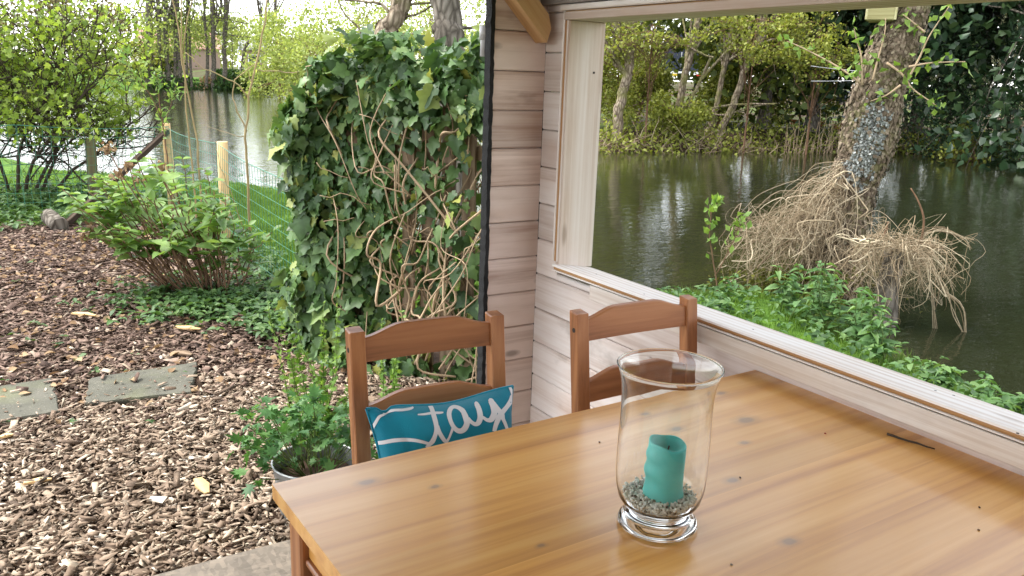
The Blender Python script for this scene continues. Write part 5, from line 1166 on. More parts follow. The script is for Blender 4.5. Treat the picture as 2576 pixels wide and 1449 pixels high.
# brushwood, roots and bank litter at the water line
def brush():
    rng = np.random.default_rng(61); T = Tubes(); 
    for k in range(520):
        u = rng.uniform(1440, 2220) if k < 360 else rng.uniform(2220, 2700); v = np.interp(u, [1440, 2200, 2700], [381, 377, 409]); p = ground_at(u, v, rng.uniform(.05, 1.6)); a = p + np.array([0, 0, rng.uniform(-.02, .12)])
        e = a + np.array([rng.normal(0, .5), rng.normal(-.1, .4), rng.uniform(-.15, .75)]); T.add(wander(rng, a, e, 6, .12), np.linspace(.012, .004, 6) * rng.uniform(.6, 1.5), 3, rng.random() * .8)
    o = link('bank_brushwood', T.mesh('bank_brushwood', M['dry_vine'])); tag(o, 'tangle of brown twigs and roots along the far water line', 'brushwood', kind='stuff')
    n = 9000; u = rng.uniform(1400, 2750, n); P = np.array([ground_at(q, np.interp(q, [1440, 2200, 2700], [381, 377, 409]), w) for q, w in zip(u, rng.uniform(.05, 2.4, n))]); P[:, 2] += rng.uniform(-.05, .8, n) * rng.random(n)
    o = link('bank_undergrowth', leaf_cloud('bank_undergrowth', L_TRI, P, rdir(rng, n), rdir(rng, n, 1), rng.uniform(.05, .11, n), M['bank_leaf'], rng)); tag(o, 'low ivy and bramble leaves along the far water line', 'undergrowth', kind='stuff')
brush()
# ------------------------------------------------------------------ laurel, blossoms
def build_laurel():
    rng = np.random.default_rng(71)
    for i, (u, v, ra, rad, n, lb) in enumerate([(2360, 388, 1.0, (1.6, 1.3, 2.3), 4200, 'glossy dark laurel right of the leaning tree with most cream flower spikes'), (2530, 398, .6, (1.6, 1.3, 2.4), 4200, 'glossy dark laurel at the far right edge of the window view')]):
        r = bush('laurel', lb, u, v, ra, rad, int(n * 1.6), 500 + i, 'laurel', L_NARROW, (.08, .13), group='laurels over the water', mat='darktwig', cat='shrub', spread=.15, cz=2.0)
        base = np.array(r.location)
        spk = ([(985, 330), (1075, 330), (1090, 395), (1100, 430), (1150, 370), (1200, 410), (1260, 395), (1300, 300), (1190, 480), (1020, 380), (1005, 370), (1215, 350), (1120, 70), (1180, 150)] if i == 0 else [(1330, 310), (1395, 270), (1350, 90), (1420, 120)])
        for x, y in spk:
            p = ond(*z4(x, y), base - _n(np.array([base[0], base[1], 0])) * 1.1); d = _n(np.array([rng.normal(0, .5), rng.normal(0, .5), 1.0])); n2 = 40; t = rng.random(n2); P = p + d * (t[:, None] - .5) * .24 + rng.normal(0, .018, (n2, 3))
            link('flower_spike', leaf_cloud('flower_spike', L_TRI, P - base, rdir(rng, n2), rdir(rng, n2), rng.uniform(.02, .04, n2), M['flower'], rng), None, r)
    bush('laurel', 'light green shrub branch low over the water at far right', 2450, 392, -.2, (1.3, .8, .7), 900, 510, 'bank_leaf', L_TRI, (.06, .1), group='laurels over the water', cz=.85, cat='shrub')
build_laurel()
# ------------------------------------------------------------------ jetty with pots and hose
def build_jetty():
    b = ground_at(1990, 352, .3); rng = random.Random(5); a = ond(*z8(-120, 790), b); e = ond(*z8(1000, 905), b); zt = (a[2] + e[2]) / 2 + .02; dd = e - a; Lh = np.hypot(dd[0], dd[1]); rz = math.atan2(dd[1], dd[0]); c = np.array([a[0], a[1], 0])
    root = tag(empty('jetty', (a[0], a[1], g1(a)), rz), 'low weathered plank jetty on the far bank behind the leaning tree', 'jetty'); z0 = root.location[2]
    for k in range(5):
        mb = MB(); mb.box((Lh / 2, 0, 0), (Lh, .125, .035), .004); mb.build('plank', M['box_wood'], root, (0, .07 + k * .132, zt - .02 - z0))
    for k in range(2):
        mb = MB(); mb.box((Lh / 2, 0, 0), (Lh * .98, .04, .06), .004); mb.build('edge_beam', M['picket'], root, (0, -.02 + .004 * k, zt - .085 - .08 * k - z0))
    for x in (.1, Lh * .5, Lh - .1):
        for y in (.02, .62):
            mb = MB(); mb.box((0, 0, 0), (zt - z0 + .35, .07, .07), .004); mb.build('pile', M['dark_wood'], root, (x, y, (zt - z0 - .35) / 2 - .02), (0, math.pi / 2, 0))
    mat4 = Matrix.Translation(root.location) @ Matrix.Rotation(rz, 4, 'Z')
    def pot(x, y, h, lb, mat='terracotta', lay=False):
        p = ond(*z8(x, y), b) ; q = mat4.inverted() @ Vector(p); w = mat4 @ Vector((q.x, .26, zt - z0)); r = h * .48
        t = tag(empty('flower_pot', w), lb, 'flower pot', 'clay pots on the jetty')
        mb = MB(); mb.lathe([(0, 0), (r * .66, 0), (r * .90, h * .78), (r * .84, h * .78), (r * .6, h * .06), (0, h * .06)], 20); pb = mb.build('body', M[mat], t); mb = MB(); mb.lathe([(r * .91, h * .76), (r * 1.0, h * .76), (r * 1.02, h), (r * .88, h), (r * .86, h * .78)], 20, closed=True); pr = mb.build('rim', M[mat], t)
        if lay:
            for o in (pb, pr): o.rotation_euler = (1.9, .0, .5); o.location = (0, 0, r * .95)
    pot(275, 800, .24, 'leftmost terracotta pot on the jetty, standing apart'); pot(495, 850, .23, 'terracotta pot second from the left on the jetty'); pot(560, 850, .19, 'small terracotta pot between two larger ones on the jetty'); pot(630, 870, .22, 'terracotta pot in the middle of the jetty row'); pot(810, 830, .22, 'pinkish clay pot tipped over beside the hose', 'pink_pot', True); pot(960, 830, .2, 'pinkish clay pot inside the hose coil', 'pink_pot')
    # hose coil
    rg = np.random.default_rng(2); q = mat4.inverted() @ Vector(ond(*z8(945, 840), b)); P = []
    for t in np.linspace(0, 5.2 * 2 * math.pi, 110):
        r = .21 + .03 * math.sin(t * .37); P.append((q.x + r * math.cos(t), .22 + r * .6 * math.sin(t), zt - z0 + .022 + .008 * t / 2 + .10 * max(0, math.sin(t * .5 + 1)) ** 4))
    P = [np.array(mat4 @ Vector(p)) for p in P]; mb = MB(); mb.tube(np.array(P) - P[0], .015, 6); o = mb.build('hose_coil', M['hose'], None, P[0]); tag(o, 'yellow garden hose coiled on the jetty', 'hose')
    for pts, lb in (([(1560, 880), (1640, 830), (1675, 760), (1670, 745)], None), ):
        pass
    for pts, lb in (([(1540, 1055), (1620, 1050), (1690, 985), (1705, 920), (1665, 845), (1590, 870), (1640, 830), (1675, 770)], 'loop of yellow hose just right of the leaning trunk'), ([(1925, 835), (1925, 920), (1960, 1000), (2030, 1055), (2100, 1058), (2140, 1040)], 'curved yellow hose hanging on the dark bank at right')):
        bb = ground_at(*z8(pts[0][0], 1075), .15); P = resample([ond(*z8(x, y), bb) for x, y in pts]); mb = MB(); mb.tube(P - P[0], .014, 6); o = mb.build('hose_loop', M['hose'], None, P[0]); tag(o, lb, 'hose', 'yellow hose on the far bank')
    # dark blue covered stand
    bb = ground_at(*z8(1040, 890), 1.6); p = ond(*z8(1040, 640), bb); root = tag(empty('covered_stand', (p[0], p[1], g1(p))), 'dark blue covered garden stand left of the leaning trunk', 'garden stand'); o0 = np.array(root.location)
    top = ond(*z8(1050, 335), bb); bot = ond(*z8(1040, 470), bb); hz = top[2] - bot[2]; w = .20
    mb = MB(); mb.box((0, 0, 0), (w * 2, .3, hz), .04, None, 1.1); mb.build('cover', M['navy'], root, (top + bot) / 2 - o0); mb = MB(); mb.tube([(0, 0, 0), (0, 0, bot[2] - o0[2] + .02)], .05, 10); mb.build('stand_leg', M['navy'], root, (np.array([bot[0], bot[1], o0[2]]) - o0)); mb = MB(); mb.box((0, 0, .03), (.34, .34, .06), .01); mb.build('foot', M['navy'], root, (np.array([bot[0], bot[1], o0[2]]) - o0))
    # low timber edging right of the trunk, two stumps
    bb = ground_at(*z8(1870, 1010), .5); a, e = ond(*z8(1640, 915), bb), ond(*z8(2110, 935), bb); mb = MB(); Lh = np.linalg.norm(e - a); mb.box((Lh / 2, 0, 0), (Lh, .08, .09), .006); o = mb.build('timber_edging', M['box_wood'], None, a, (0, 0, math.atan2(e[1] - a[1], e[0] - a[0]))); tag(o, 'low yellowish timber laid along the far bank beside the hose', 'timber')
    for pts, r, lb in (([(1800, 960), (1790, 780), (1770, 600)], .10, 'short brown trunk behind the hose loop'), ([(1960, 760), (2020, 650), (2090, 540), (2140, 430)], .075, 'slanting brown trunk under the laurel'), ([(2600, 1000), (2620, 700), (2640, 450)], .2, 'thick dark trunk in the shade of the laurel')):
        bb = ground_at(*z8(pts[0][0], 1060), .8); tree('leaning_alder', lb, drawn(pts, z8, bb), r, r * .7, 530 + int(r * 100), mat='bark_moss', group='trunks in the shade at right')
    # dry reeds at the jetty
    rg = np.random.default_rng(17); bb = ground_at(2000, 378, .05); root = tag(empty('reed_clump', (bb[0], bb[1], g1(bb))), 'clump of dry tan reeds in front of the jetty', 'reeds'); o0 = np.array(root.location)
    for k in range(46):
        u = rg.uniform(1950, 2130); g = ground_at(u, 377, rg.uniform(0, .25)); h = rg.uniform(.5, 1.5) * (1.15 if u > 2030 else .9); t = g + np.array([rg.normal(.08, .22), rg.normal(0, .15), h]); mb = MB(); mb.tube(wander(rg, g, t, 6, .05) - o0, np.linspace(.010, .004, 6), 4); mb.build('reed', M['vine'], root)
    # washing lines
    for k, (v0, v1, lb) in enumerate(((166, 181, 'upper thin washing line running to the leaning trunk'), (204, 201, 'lower thin washing line running to the leaning trunk'))):
        a, e = atr(2040, v0, 20.5), atr(2185, v1, 20.5); P = wander(np.random.default_rng(k), a, e, 8, 0, -.01); mb = MB(); mb.tube(P - a, .006, 4); o = mb.build('washing_line', M['pipe'], None, a); tag(o, lb, 'line', 'washing lines')
build_jetty()
# ------------------------------------------------------------------ lorry
def build_lorry():
    c = atr(1716, 200, 58); z0 = g1(c); f = _n(np.array([c[0], c[1], 0])); rz = math.atan2(f[1], f[0]) - math.pi / 2; root = tag(empty('lorry', (c[0], c[1], z0), rz), 'dark blue lorry trailer parked beyond the far bank, seen from behind', 'lorry')
    w = 2.5; mb = MB(); mb.box((0, 3.5, 2.55), (w, 7, 2.7), .03); mb.build('trailer_body', M['navy'], root)
    for x in (-.62, .62):
        mb = MB(); mb.box((x, -.02, 2.5), (1.18, .05, 2.5), .01); d = mb.build('rear_door', M['navy'], root); mb = MB(); mb.tube([(x * .25, -.07, 1.3), (x * .25, -.07, 3.7)], .022, 6); mb.build('lock_rod', M['truck_white'], d)
    mb = MB(); mb.box((0, -.04, 1.08), (w, .12, .16), .01); mb.build('rear_bar', M['truck_white'], root); mb = MB(); mb.box((-.55, -.115, .93), (.62, .02, .16), .004); mb.build('number_plate', M['plate'], root)
    for x in (-1.0, 1.0):
        mb = MB(); mb.box((x, -.1, .93), (.28, .06, .14), .01); mb.build('tail_lamp', M['red_lamp'], root)
        for y in (1.4, 2.7): mb = MB(); mb.tube([(x - .17, y, .5), (x + .17, y, .5)], .5, 20); mb.build('wheel', M['truck_dark'], root)
    mb = MB(); mb.box((0, .1, .66), (w * .9, .08, .12), .01); mb.build('bumper_beam', M['truck_dark'], root)
build_lorry()

# ------------------------------------------------------------------ leaning tree with nest box
LB = onz(2088, 716, -.22); LB = np.array([LB[0], LB[1], g1(LB)])
def build_leaning():
    rng = np.random.default_rng(88); root = tag(empty('leaning_tree', LB), 'thick leaning tree outside the window with grey lichen on scaly bark', 'tree')
    pts = [(488, 1430), (498, 1320), (540, 1180), (575, 1030), (605, 900), (655, 760), (690, 620), (722, 480), (770, 330), (830, 180), (893, 30)]; hw = [150, 128, 118, 112, 100, 112, 112, 108, 100, 92, 80]
    P = resample([ond(*z4(x, y), LB) for x, y in pts], 12); dist = np.linalg.norm(LB[:2]); R = np.interp(np.linspace(0, len(hw) - 1, len(P)), range(len(hw)), hw) * .5092 * dist / F_ * .98
    P = np.concatenate([P[:1] - np.array([0, 0, .35]), P, P[-1:] + np.array([[.12, .1, .5], [.3, .2, 1.5], [.4, .4, 2.8]])]); R = np.concatenate([[R[0] * 1.25], R, [R[-1] * .95, R[-1] * .8, R[-1] * .6]])
    n = 44; V, F = tube_np(P, R, n); V = V.reshape(len(P), n, 3); cen = P[:, None]; d = V - cen; a = np.arange(n) * 2 * math.pi / n
    for i in range(len(P)):
        h = P[i, 2]; k = 1 + .05 * np.sin(3 * a + h * 3) + .04 * np.sin(7 * a - h * 9) + rng.normal(0, .028, n) + .07 * np.exp(-((h - 1.05) / .10) ** 2) * np.sin(2 * a + 1) + .09 * np.exp(-((h - .25) / .07) ** 2) * np.cos(a * 2); V[i] = P[i] + d[i] * k[:, None]
    o = link('trunk', mesh_np('trunk', V.reshape(-1, 3) - LB, F, M['bark_lean'], True), None, root)
    # bark scales: small proud plates all over the trunk, some pale grey with lichen
    m = 4600; i = rng.integers(2, len(P) - 4, m); j = rng.integers(0, n, m); nr = d[i, j] / np.linalg.norm(d[i, j], axis=1, keepdims=True); pos = V[i, j] + nr * .004 + rng.normal(0, .012, (m, 3)); up = P[np.minimum(i + 1, len(P) - 1)] - P[i - 1]; up /= np.linalg.norm(up, axis=1, keepdims=True)
    T = (np.array([(-.4, -.5, 0), (.4, -.45, 0), (.5, .1, .10), (.25, .5, .16), (-.3, .5, .16), (-.5, .05, .1)]), np.array([(0, 1, 2), (0, 2, 5), (5, 2, 3), (5, 3, 4)])); sz = rng.uniform(.016, .036, m)
    s = link('bark_scales', leaf_cloud('bark_scales', T, pos - LB, -up + rng.normal(0, .2, (m, 3)), nr + rng.normal(0, .12, (m, 3)), sz, M['bark_scale'], rng), None, root); s['kind'] = 'stuff'
    # lichen rosettes on the camera side, in the patch the photo shows
    q = (V[:, :, :].reshape(-1, 3) - CAM) @ RW; u = q[:, 0] / q[:, 2] * F_ + W_ / 2; v = q[:, 1] / q[:, 2] * F_ + H_ / 2; vf = V.reshape(-1, 3); nf = (d / np.linalg.norm(d, axis=2, keepdims=True)).reshape(-1, 3); tocam = CAM - vf; front = (nf * tocam).sum(1) > 0
    zx, zy = (u - 1838) / .5092, v / .5092; axis_x = np.interp(zy, [p[1] for p in pts[::-1]], [p[0] for p in pts[::-1]])
    w1 = np.exp(-((zy - 720) / 185) ** 4) * np.clip(1 - np.abs(zx - axis_x - 8) / 88, 0, 1); c = np.where(front & (rng.random(len(vf)) < np.clip(w1 * 1.8, 0, 1)))[0]; ctr = vf[rng.choice(c, 46)]; dm = np.min(np.linalg.norm(vf[c][:, None] - ctr[None], axis=2), 1); c = c[dm < .07 + .06 * rng.random(len(c))]; ii = rng.choice(c, 2200); pos = vf[ii] + nf[ii] * .010 + rng.normal(0, .008, (2200, 3))
    s = link('lichen', leaf_cloud('lichen', T, pos - LB, rdir(rng, 2200), nf[ii] + rng.normal(0, .3, (2200, 3)), rng.uniform(.010, .022, 2200), M['lichen'], rng), None, root); s['kind'] = 'stuff'
    # limbs above the picture, crown
    T2 = Tubes(); tip = P[-1]; cl = []
    for k in range(9):
        e = tip + np.array([rng.normal(0, 1.4), rng.normal(.3, 1.4), rng.uniform(.3, 2.2)]); T2.add(wander(rng, P[-1 - (k % 3)], e, 8, .3) - LB, np.linspace(.06, .012, 8), 6); cl.append(e)
    cl = np.array(cl); pp = np.repeat(cl, 60, 0) + rng.normal(0, .45, (540, 3)); link('limb', T2.mesh('limb', M['bark_far']), None, root); link('crown', leaf_cloud('crown', L_SMALL, pp - LB, rdir(rng, 540), rdir(rng, 540, .6), rng.uniform(.06, .1, 540), M['bank_leaf'], rng), None, root)
    # thin leafy shoots on the trunk
    sh = [[(640, 410), (560, 350), (460, 290), (330, 225), (280, 205)], [(650, 420), (645, 280), (620, 190), (610, 140)], [(700, 400), (720, 320), (760, 170), (765, 90)], [(770, 310), (850, 370), (900, 440), (1000, 510), (1010, 520)], [(870, 400), (930, 290), (980, 180), (1080, 30)], [(880, 330), (1000, 310), (1160, 305)], [(840, 420), (770, 470), (690, 500)], [(960, 160), (900, 110), (850, 70)]]
    lp = []
    for s_ in sh:
        Q = resample([ond(*z4(x, y), LB - _n(LB * np.array([1, 1, 0])) * .22) for x, y in s_]); mb = MB(); mb.tube(Q - LB, np.linspace(.010, .003, len(Q)), 5); mb.build('shoot', M['vine'], root)
        for t in range(2, len(Q)):
            if rng.random() < .85: lp += [Q[t] + rng.normal(0, .03, 3) for _ in range(2)]
    lp = np.array(lp); leaf_objects('leaf', L_SMALL, lp, rdir(rng, len(lp)), rdir(rng, len(lp), .6), rng.uniform(.045, .085, len(lp)), M['bank_bright'], root)
    # nest box
    bb = LB - _n(LB * np.array([1, 1, 0])) * .10; p = ond(*z4(742, 108), bb); nb = tag(empty('nest_box', p, math.radians(-58)), 'mossy wooden nest box fixed to the leaning trunk at the top of the window view', 'nest box')
    for nm, c, s in (('front_panel', (0, -.095, .15), (.19, .018, .28)), ('back_panel', (0, .095, .16), (.19, .018, .32)), ('side_panel', (-.104, 0, .15), (.018, .206, .28)), ('side_panel', (.104, 0, .15), (.018, .206, .28)), ('floor_panel', (0, 0, .012), (.186, .168, .018)), ('roof', (0, -.015, .315), (.26, .27, .02))):
        mb = MB(); mb.box((0, 0, 0), s, .002); mb.build(nm, M['box_wood'], nb, c)
    mb = MB(); mb.box((0, 0, 0), (.03, .012, .12), .002); mb.build('batten', M['box_wood'], nb, (.118, .03, .08)); mb = MB(); mb.tube([(0, -.106, .2), (0, -.1, .2)], .016, 16); mb.build('entrance_hole', M['rubber'], nb)
M['bark_scale'] = stuffmat('bark_scale', [(0, (.085, .062, .043)), (.5, (.145, .108, .075)), (.85, (.21, .165, .115)), (1, (.28, .24, .16))])
M['lichen'] = stuffmat('lichen', [(0, (.15, .155, .14)), (.5, (.25, .262, .245)), (1, (.37, .385, .365))])
M['bank_bright'] = leaf_mat('fresh_leaf', [(0, (.12, .22, .035)), (1, (.26, .38, .09))], .5, .3, .4)
build_leaning()
# ------------------------------------------------------------------ dry vines at its foot and over a stump
def dry_vines():
    rng = np.random.default_rng(91); T = Tubes(); near = _n(LB * np.array([1, 1, 0]))
    def zp(x, y, dep): return ond(*z4(x, y), LB + near * dep)
    for k in range(620):
        sx = 560 - 200 * rng.random() ** 1.5; sy = np.interp(sx, [360, 560], [1010, 800]) + rng.uniform(-15, 240); d0 = -.22 + rng.normal(0, .06)
        if k % 3 == 0: ex = rng.uniform(-60, 400); ey = np.interp(ex, [-60, 400], [1130, 1010]) + rng.uniform(0, 330)
        elif k % 3 == 1: ex, ey = sx + rng.normal(-60, 60), rng.uniform(1080, 1400)
        else: sx, sy = rng.uniform(60, 420), rng.uniform(1060, 1200); ex, ey = sx + rng.normal(-30, 80), sy + rng.uniform(60, 260)
        a = zp(sx, sy, d0); b = zp(ex, ey, d0 - rng.uniform(-.1, .45)); Q = resample(wander(rng, a, b, 6, .20, rng.uniform(-.06, .14)), 3); T.add(Q, np.linspace(.0019, .0009, len(Q)) * rng.lognormal(-.2, .6), 4, rng.random())
    o = link('dry_vine_tangle', T.mesh('dry_vine_tangle', M['dry_vine'])); tag(o, 'tangle of dry tan vines hanging down the foot of the leaning tree', 'dry vines', kind='stuff')
    T = Tubes()
    for k in range(400):
        a0 = rng.uniform(620, 1000); sy = 1160 + .0012 * (a0 - 800) ** 2 * .9 + rng.uniform(-10, 90); ex = a0 + (a0 - 800) * .35 + rng.normal(0, 70); ey = sy + rng.uniform(60, 330); d = -.75 + rng.normal(0, .18)
        Q = resample(wander(rng, zp(a0, sy, d), zp(ex, ey, d + rng.normal(0, .15)), 6, .19, rng.uniform(-.04, .14)), 3); T.add(Q, np.linspace(.0019, .0009, len(Q)) * rng.lognormal(-.2, .6), 4, rng.random())
    for pts in ([(900, 1230), (960, 1150), (1040, 1135), (1130, 1165), (1210, 1190)], [(960, 1160), (1060, 1140), (1150, 1180), (1180, 1230)], [(870, 1230), (890, 1140), (900, 1135)], [(1000, 1330), (1060, 1440), (1110, 1560), (1180, 1700)], [(960, 1300), (1000, 1450), (1010, 1650), (1000, 1800)], [(1060, 1440), (1150, 1540), (1160, 1750)], [(1010, 1170), (1015, 1240), (1060, 1220)]):
        for _ in range(5): P = resample([zp(x + rng.normal(0, 8), y + rng.normal(0, 8), -.75) for x, y in pts]); T.add(P, np.linspace(.0035, .0015, len(P)), 4, rng.random())
    o = link('stump_vine_tangle', T.mesh('stump_vine_tangle', M['dry_vine'])); tag(o, 'mop of dry tan vines over a stump right of the leaning tree', 'dry vines', kind='stuff')
    sp = zp(790, 1400, -.8); g = g1(sp); root = [np.array([sp[0], sp[1], max(g, WZ) - .2]), np.array([sp[0], sp[1], g + .15]), zp(800, 1235, -.8)]
    tree('vine_stump', 'dark stump hidden under the mop of dry vines', root, .10, .07, 92, mat='bark_far', cat='stump')
    # twigs sticking up
    for pts, lb, r in (([(940, 1200), (955, 1090), (930, 1000), (890, 930)], 'mossy bare twig standing up from the dry vines before the dark water', .010), ([(750, 1180), (770, 1130), (778, 1095)], 'short cut orange stem beside the stump', .012), ([(920, 1000), (850, 1060), (760, 1100)], None, .004), ([(700, 1900), (745, 1780), (790, 1600), (830, 1450)], 'dark slanting stake in front of the nettles', .012)):
        if lb is None: continue
        P = resample([zp(x, y, -.75) for x, y in pts]); b0 = np.array(P[0]); mb = MB(); mb.tube(P - b0, np.linspace(r, r * .5, len(P)), 6); o = mb.build('bare_twig', M['darktwig' if 'dark' in lb[:5] else 'twig'], None, b0); tag(o, lb, 'twig')
    # mossy mound of leaves at the foot
    n = 2600; P = np.array([zp(rng.normal(330, 170), rng.uniform(1330, 1600), -.3 + rng.normal(0, .2)) for _ in range(n)]); P[:, 2] = np.minimum(P[:, 2], .35); o = link('foot_moss', leaf_cloud('foot_moss', L_TRI, P, rdir(rng, n), rdir(rng, n, .8), rng.uniform(.02, .045, n), M['moss'], rng)); tag(o, 'mossy brown-green growth round the foot of the leaning tree', 'moss', kind='stuff')
M['moss'] = leaf_mat('moss', [(0, (.05, .05, .012)), (.6, (.10, .10, .02)), (1, (.17, .19, .04))], .8, .1, .2)
dry_vines()
# ------------------------------------------------------------------ nettles and bank plants
def nettle(p, h, seed, label, size=(.065, .11), group='nettles under the window'):
    rng = np.random.default_rng(seed); base = np.array([p[0], p[1], g1(p)]); root = tag(empty('nettle', base), label, 'nettle', group); P = wander(rng, base, base + np.array([rng.normal(0, .05), rng.normal(0, .05), h]), 7, .03); mb = MB(); mb.tube(P - base, np.linspace(.004, .0025, 7), 5); mb.build('stem', M['greenstem'], root); pos, D, Nn, S = [], [], [], []
    az = rng.uniform(0, 3)
    for t in np.linspace(.25, 1, 7):
        i = t * 6; j = min(int(i), 5); q = P[j] + (P[j + 1] - P[j]) * (i - j); az += math.pi / 2
        for k in (0, math.pi): v = np.array([math.cos(az + k), math.sin(az + k), rng.uniform(-.15, .3)]); pos.append(q); D.append(v); Nn.append(np.array([0, 0, 1.0]) + rng.normal(0, .2, 3)); S.append(rng.uniform(*size) * (1.25 - .55 * t))
    leaf_objects('leaf', L_NETTLE, np.array(pos), np.array(D), np.array(Nn), np.array(S), M['nettle'], root)
rn = np.random.default_rng(5); k = 0
for (u, v, n, h) in ((2010, 800, 6, .34), (2080, 800, 8, .42), (2140, 830, 7, .36), (2180, 860, 7, .34), (2230, 905, 6, .28), (2330, 955, 4, .15), (2420, 1000, 4, .14), (2500, 1035, 4, .15), (1960, 790, 4, .2), (1840, 770, 3, .16)):
    for _ in range(n):
        p = onz(u + rn.normal(0, 28), v + rn.normal(0, 16), -.13); k += 1
        nettle(p, h * rn.uniform(.7, 1.2), 600 + k, 'green nettle in the patch between sill and leaning tree' if u < 2280 else 'short nettle on the grassy bank at right of the window')
cover('bank_cover', 'low leafy cover on the bank just outside the sill', 520, gauss_region([px(1800, 790, .35, .2), px(2000, 850, .4, .25), px(2200, 950, .4, .25), px(2400, 1010, .4, .3), px(2550, 1050, .4, .3), px(1700, 780, .2, .3)]), L_OVAL, (.03, .06), M['ground_cover'], 45, (.03, .14))
b6 = onz(1805, 770, -.15)
stems_thing('elder_sapling', 'slender leafy sprig standing up left of the dry vines', [[ond(u, v, b6) for u, v in ((1812, 770), (1800, 690), (1785, 600), (1790, 530), (1808, 497))], [ond(u, v, b6) for u, v in ((1800, 690), (1830, 640), (1850, 590), (1868, 545))]], [.006, .005], 'twig', leafy(1782, 495, 1860, 735, 70, (.045, .08), L_SMALL, 'bank_bright'))

# ------------------------------------------------------------------ trees on the near bank behind the ivy
b = onz(1125, 560, -.15); b = np.array([3.75, 7.15, 0]); b[2] = g1(b)
A1 = drawn([(1060, 800), (1058, 400), (1060, 150), (1055, -40)], z2, b, (.0, .1, 3))
tree('bank_tree', 'thick straight trunk rising behind the ivy', A1, .155, .12, 111, [(A1[-1] + np.array([0, .4, 1.2]), (1.6, 1.6, 1.2), 1200)], [([ond(*z2(x, y), b) for x, y in ((1120, 150), (1200, 148), (1260, 140))], .018, .012)], 'bark_far', 'bank_leaf', L_SMALL, (.05, .08), group='near-bank trees behind the ivy')
b = np.array([3.35, 7.7, 0]); b[2] = g1(b); A2 = drawn([(640, 700), (700, 270), (735, 170), (790, 40), (830, -80)], z2, b, (.5, .1, 2.5))
tree('bank_tree', 'slanting trunk with thin bare boughs behind the ivy', A2, .10, .07, 112, [(A2[-1] + np.array([.2, .4, .8]), (1.6, 1.6, 1.0), 600)], [([ond(*z2(x, y), b) for x, y in ((760, 110), (700, 25), (600, 10), (430, -10))], .018, .008), ([ond(*z2(x, y), b) for x, y in ((780, 60), (860, 25), (985, 15))], .018, .01), ([ond(*z2(x, y), b) for x, y in ((735, 205), (800, 190), (890, 185))], .02, .012), ([ond(*z2(x, y), b) for x, y in ((590, 225), (570, 150), (500, 80), (460, 0))], .010, .006), ([ond(*z2(x, y), b) for x, y in ((770, 100), (880, 80), (970, 30), (1010, -30))], .014, .008)], 'bark_moss', 'bank_leaf', L_SMALL, (.04, .07), group='near-bank trees behind the ivy')
bush('spring_sprig', 'airy spray of small fresh leaves between the trunk and the shed corner', 1195, 520, .6, (.42, .42, .8), 520, 113, 'bank_bright', L_SMALL, (.035, .06), cz=1.75, nclump=12, up=.4)
# pale willows across the water in the middle
for i, (u, rr, cz, rad, n, lb) in enumerate([(700, 52, 2.6, (2.2, 2.2, 2.6), 3600, 'pale green willow bush at the left end of the willow row'), (780, 46, 3.0, (2.4, 2.2, 3.0), 4200, 'pale green willow second from the left across the pond'), (870, 41, 2.8, (2.4, 2.2, 3.0), 4200, 'pale green willow above the left part of the ivy'), (960, 37, 2.8, (2.2, 2.2, 3.0), 3800, 'pale green willow behind the slanting trunk'), (1060, 32, 2.6, (2.0, 2.0, 2.8), 3400, 'pale green willow left of the thick straight trunk'), (1170, 28, 2.4, (1.8, 1.8, 2.6), 3000, 'pale green willow beside the shed corner'), (1290, 26, 2.4, (1.8, 1.8, 2.6), 2400, 'pale green willow hidden by the shed return'), (740, 62, 2.8, (3, 3, 2.6), 1800, 'taller hazy willow behind the willow row at left'), (900, 60, 5.0, (5, 3, 4.5), 3600, 'taller hazy willow behind the middle of the willow row'), (1100, 48, 4.8, (4, 3, 4.2), 3200, 'taller hazy willow behind the thick straight trunk')]):
    c = atr(u, 200, rr); p = np.array([c[0], c[1], g1(c)]); sc = rr / 2100
    tree('willow', lb, [p, p + np.array([.1, 0, cz * .5]), p + np.array([.2, .1, cz])], .07, .03, 700 + i, [(p + np.array([0, 0, cz]), rad, n)], [], 'twig', 'haze_leaf', L_TRI, (.09 * rr / 45, .16 * rr / 45), 40, .14, 'pale willows across the pond', 'willow', 2, .6, False)

# ------------------------------------------------------------------ far left bank: trees, hedge, house
GL = 'trees on the distant left bank'
far = [([(380, 1040), (385, 700), (395, 300), (400, 0)], 40, 'thin grey tree leftmost on the distant bank'), ([(440, 1050), (430, 700), (420, 400), (415, 0)], 56, 'dark tree second from the left on the distant bank'), ([(540, 1040), (540, 700), (535, 300), (545, 0)], 26, 'very thin tree left of the lawn gap on the distant bank'), ([(600, 1040), (590, 700), (572, 300), (560, 0)], 32, 'thin tree right of the bare whips on the distant bank'), ([(790, 1020), (820, 700), (795, 350), (775, 0)], 36, 'wavy thin tree left of the forked distant tree'), ([(900, 1085), (905, 700), (900, 400), (890, 0)], 58, 'forked tall tree in the middle of the distant bank'), ([(1050, 1030), (1055, 700), (1062, 400), (1080, 0)], 60, 'straight thick tree in front of the clipped hedge'), ([(1235, 960), (1330, 680), (1440, 540), (1540, 440), (1640, 340), (1735, 270), (1755, 0)], 46, 'dark bent tree leaning right by the white gable'), ([(1510, 1000), (1520, 640), (1550, 250), (1510, 0)], 36, 'tree behind the dark bent tree on the distant bank'), ([(180, 1040), (175, 700), (165, 300), (150, 0)], 50, 'tree partly hidden by the lime shrub'), ([(290, 1040), (270, 700), (250, 300), (260, 0)], 60, 'thick tree just right of the lime shrub top'), ([(40, 1040), (30, 600), (35, 0)], 90, 'broad brown trunk behind the lime shrub')]
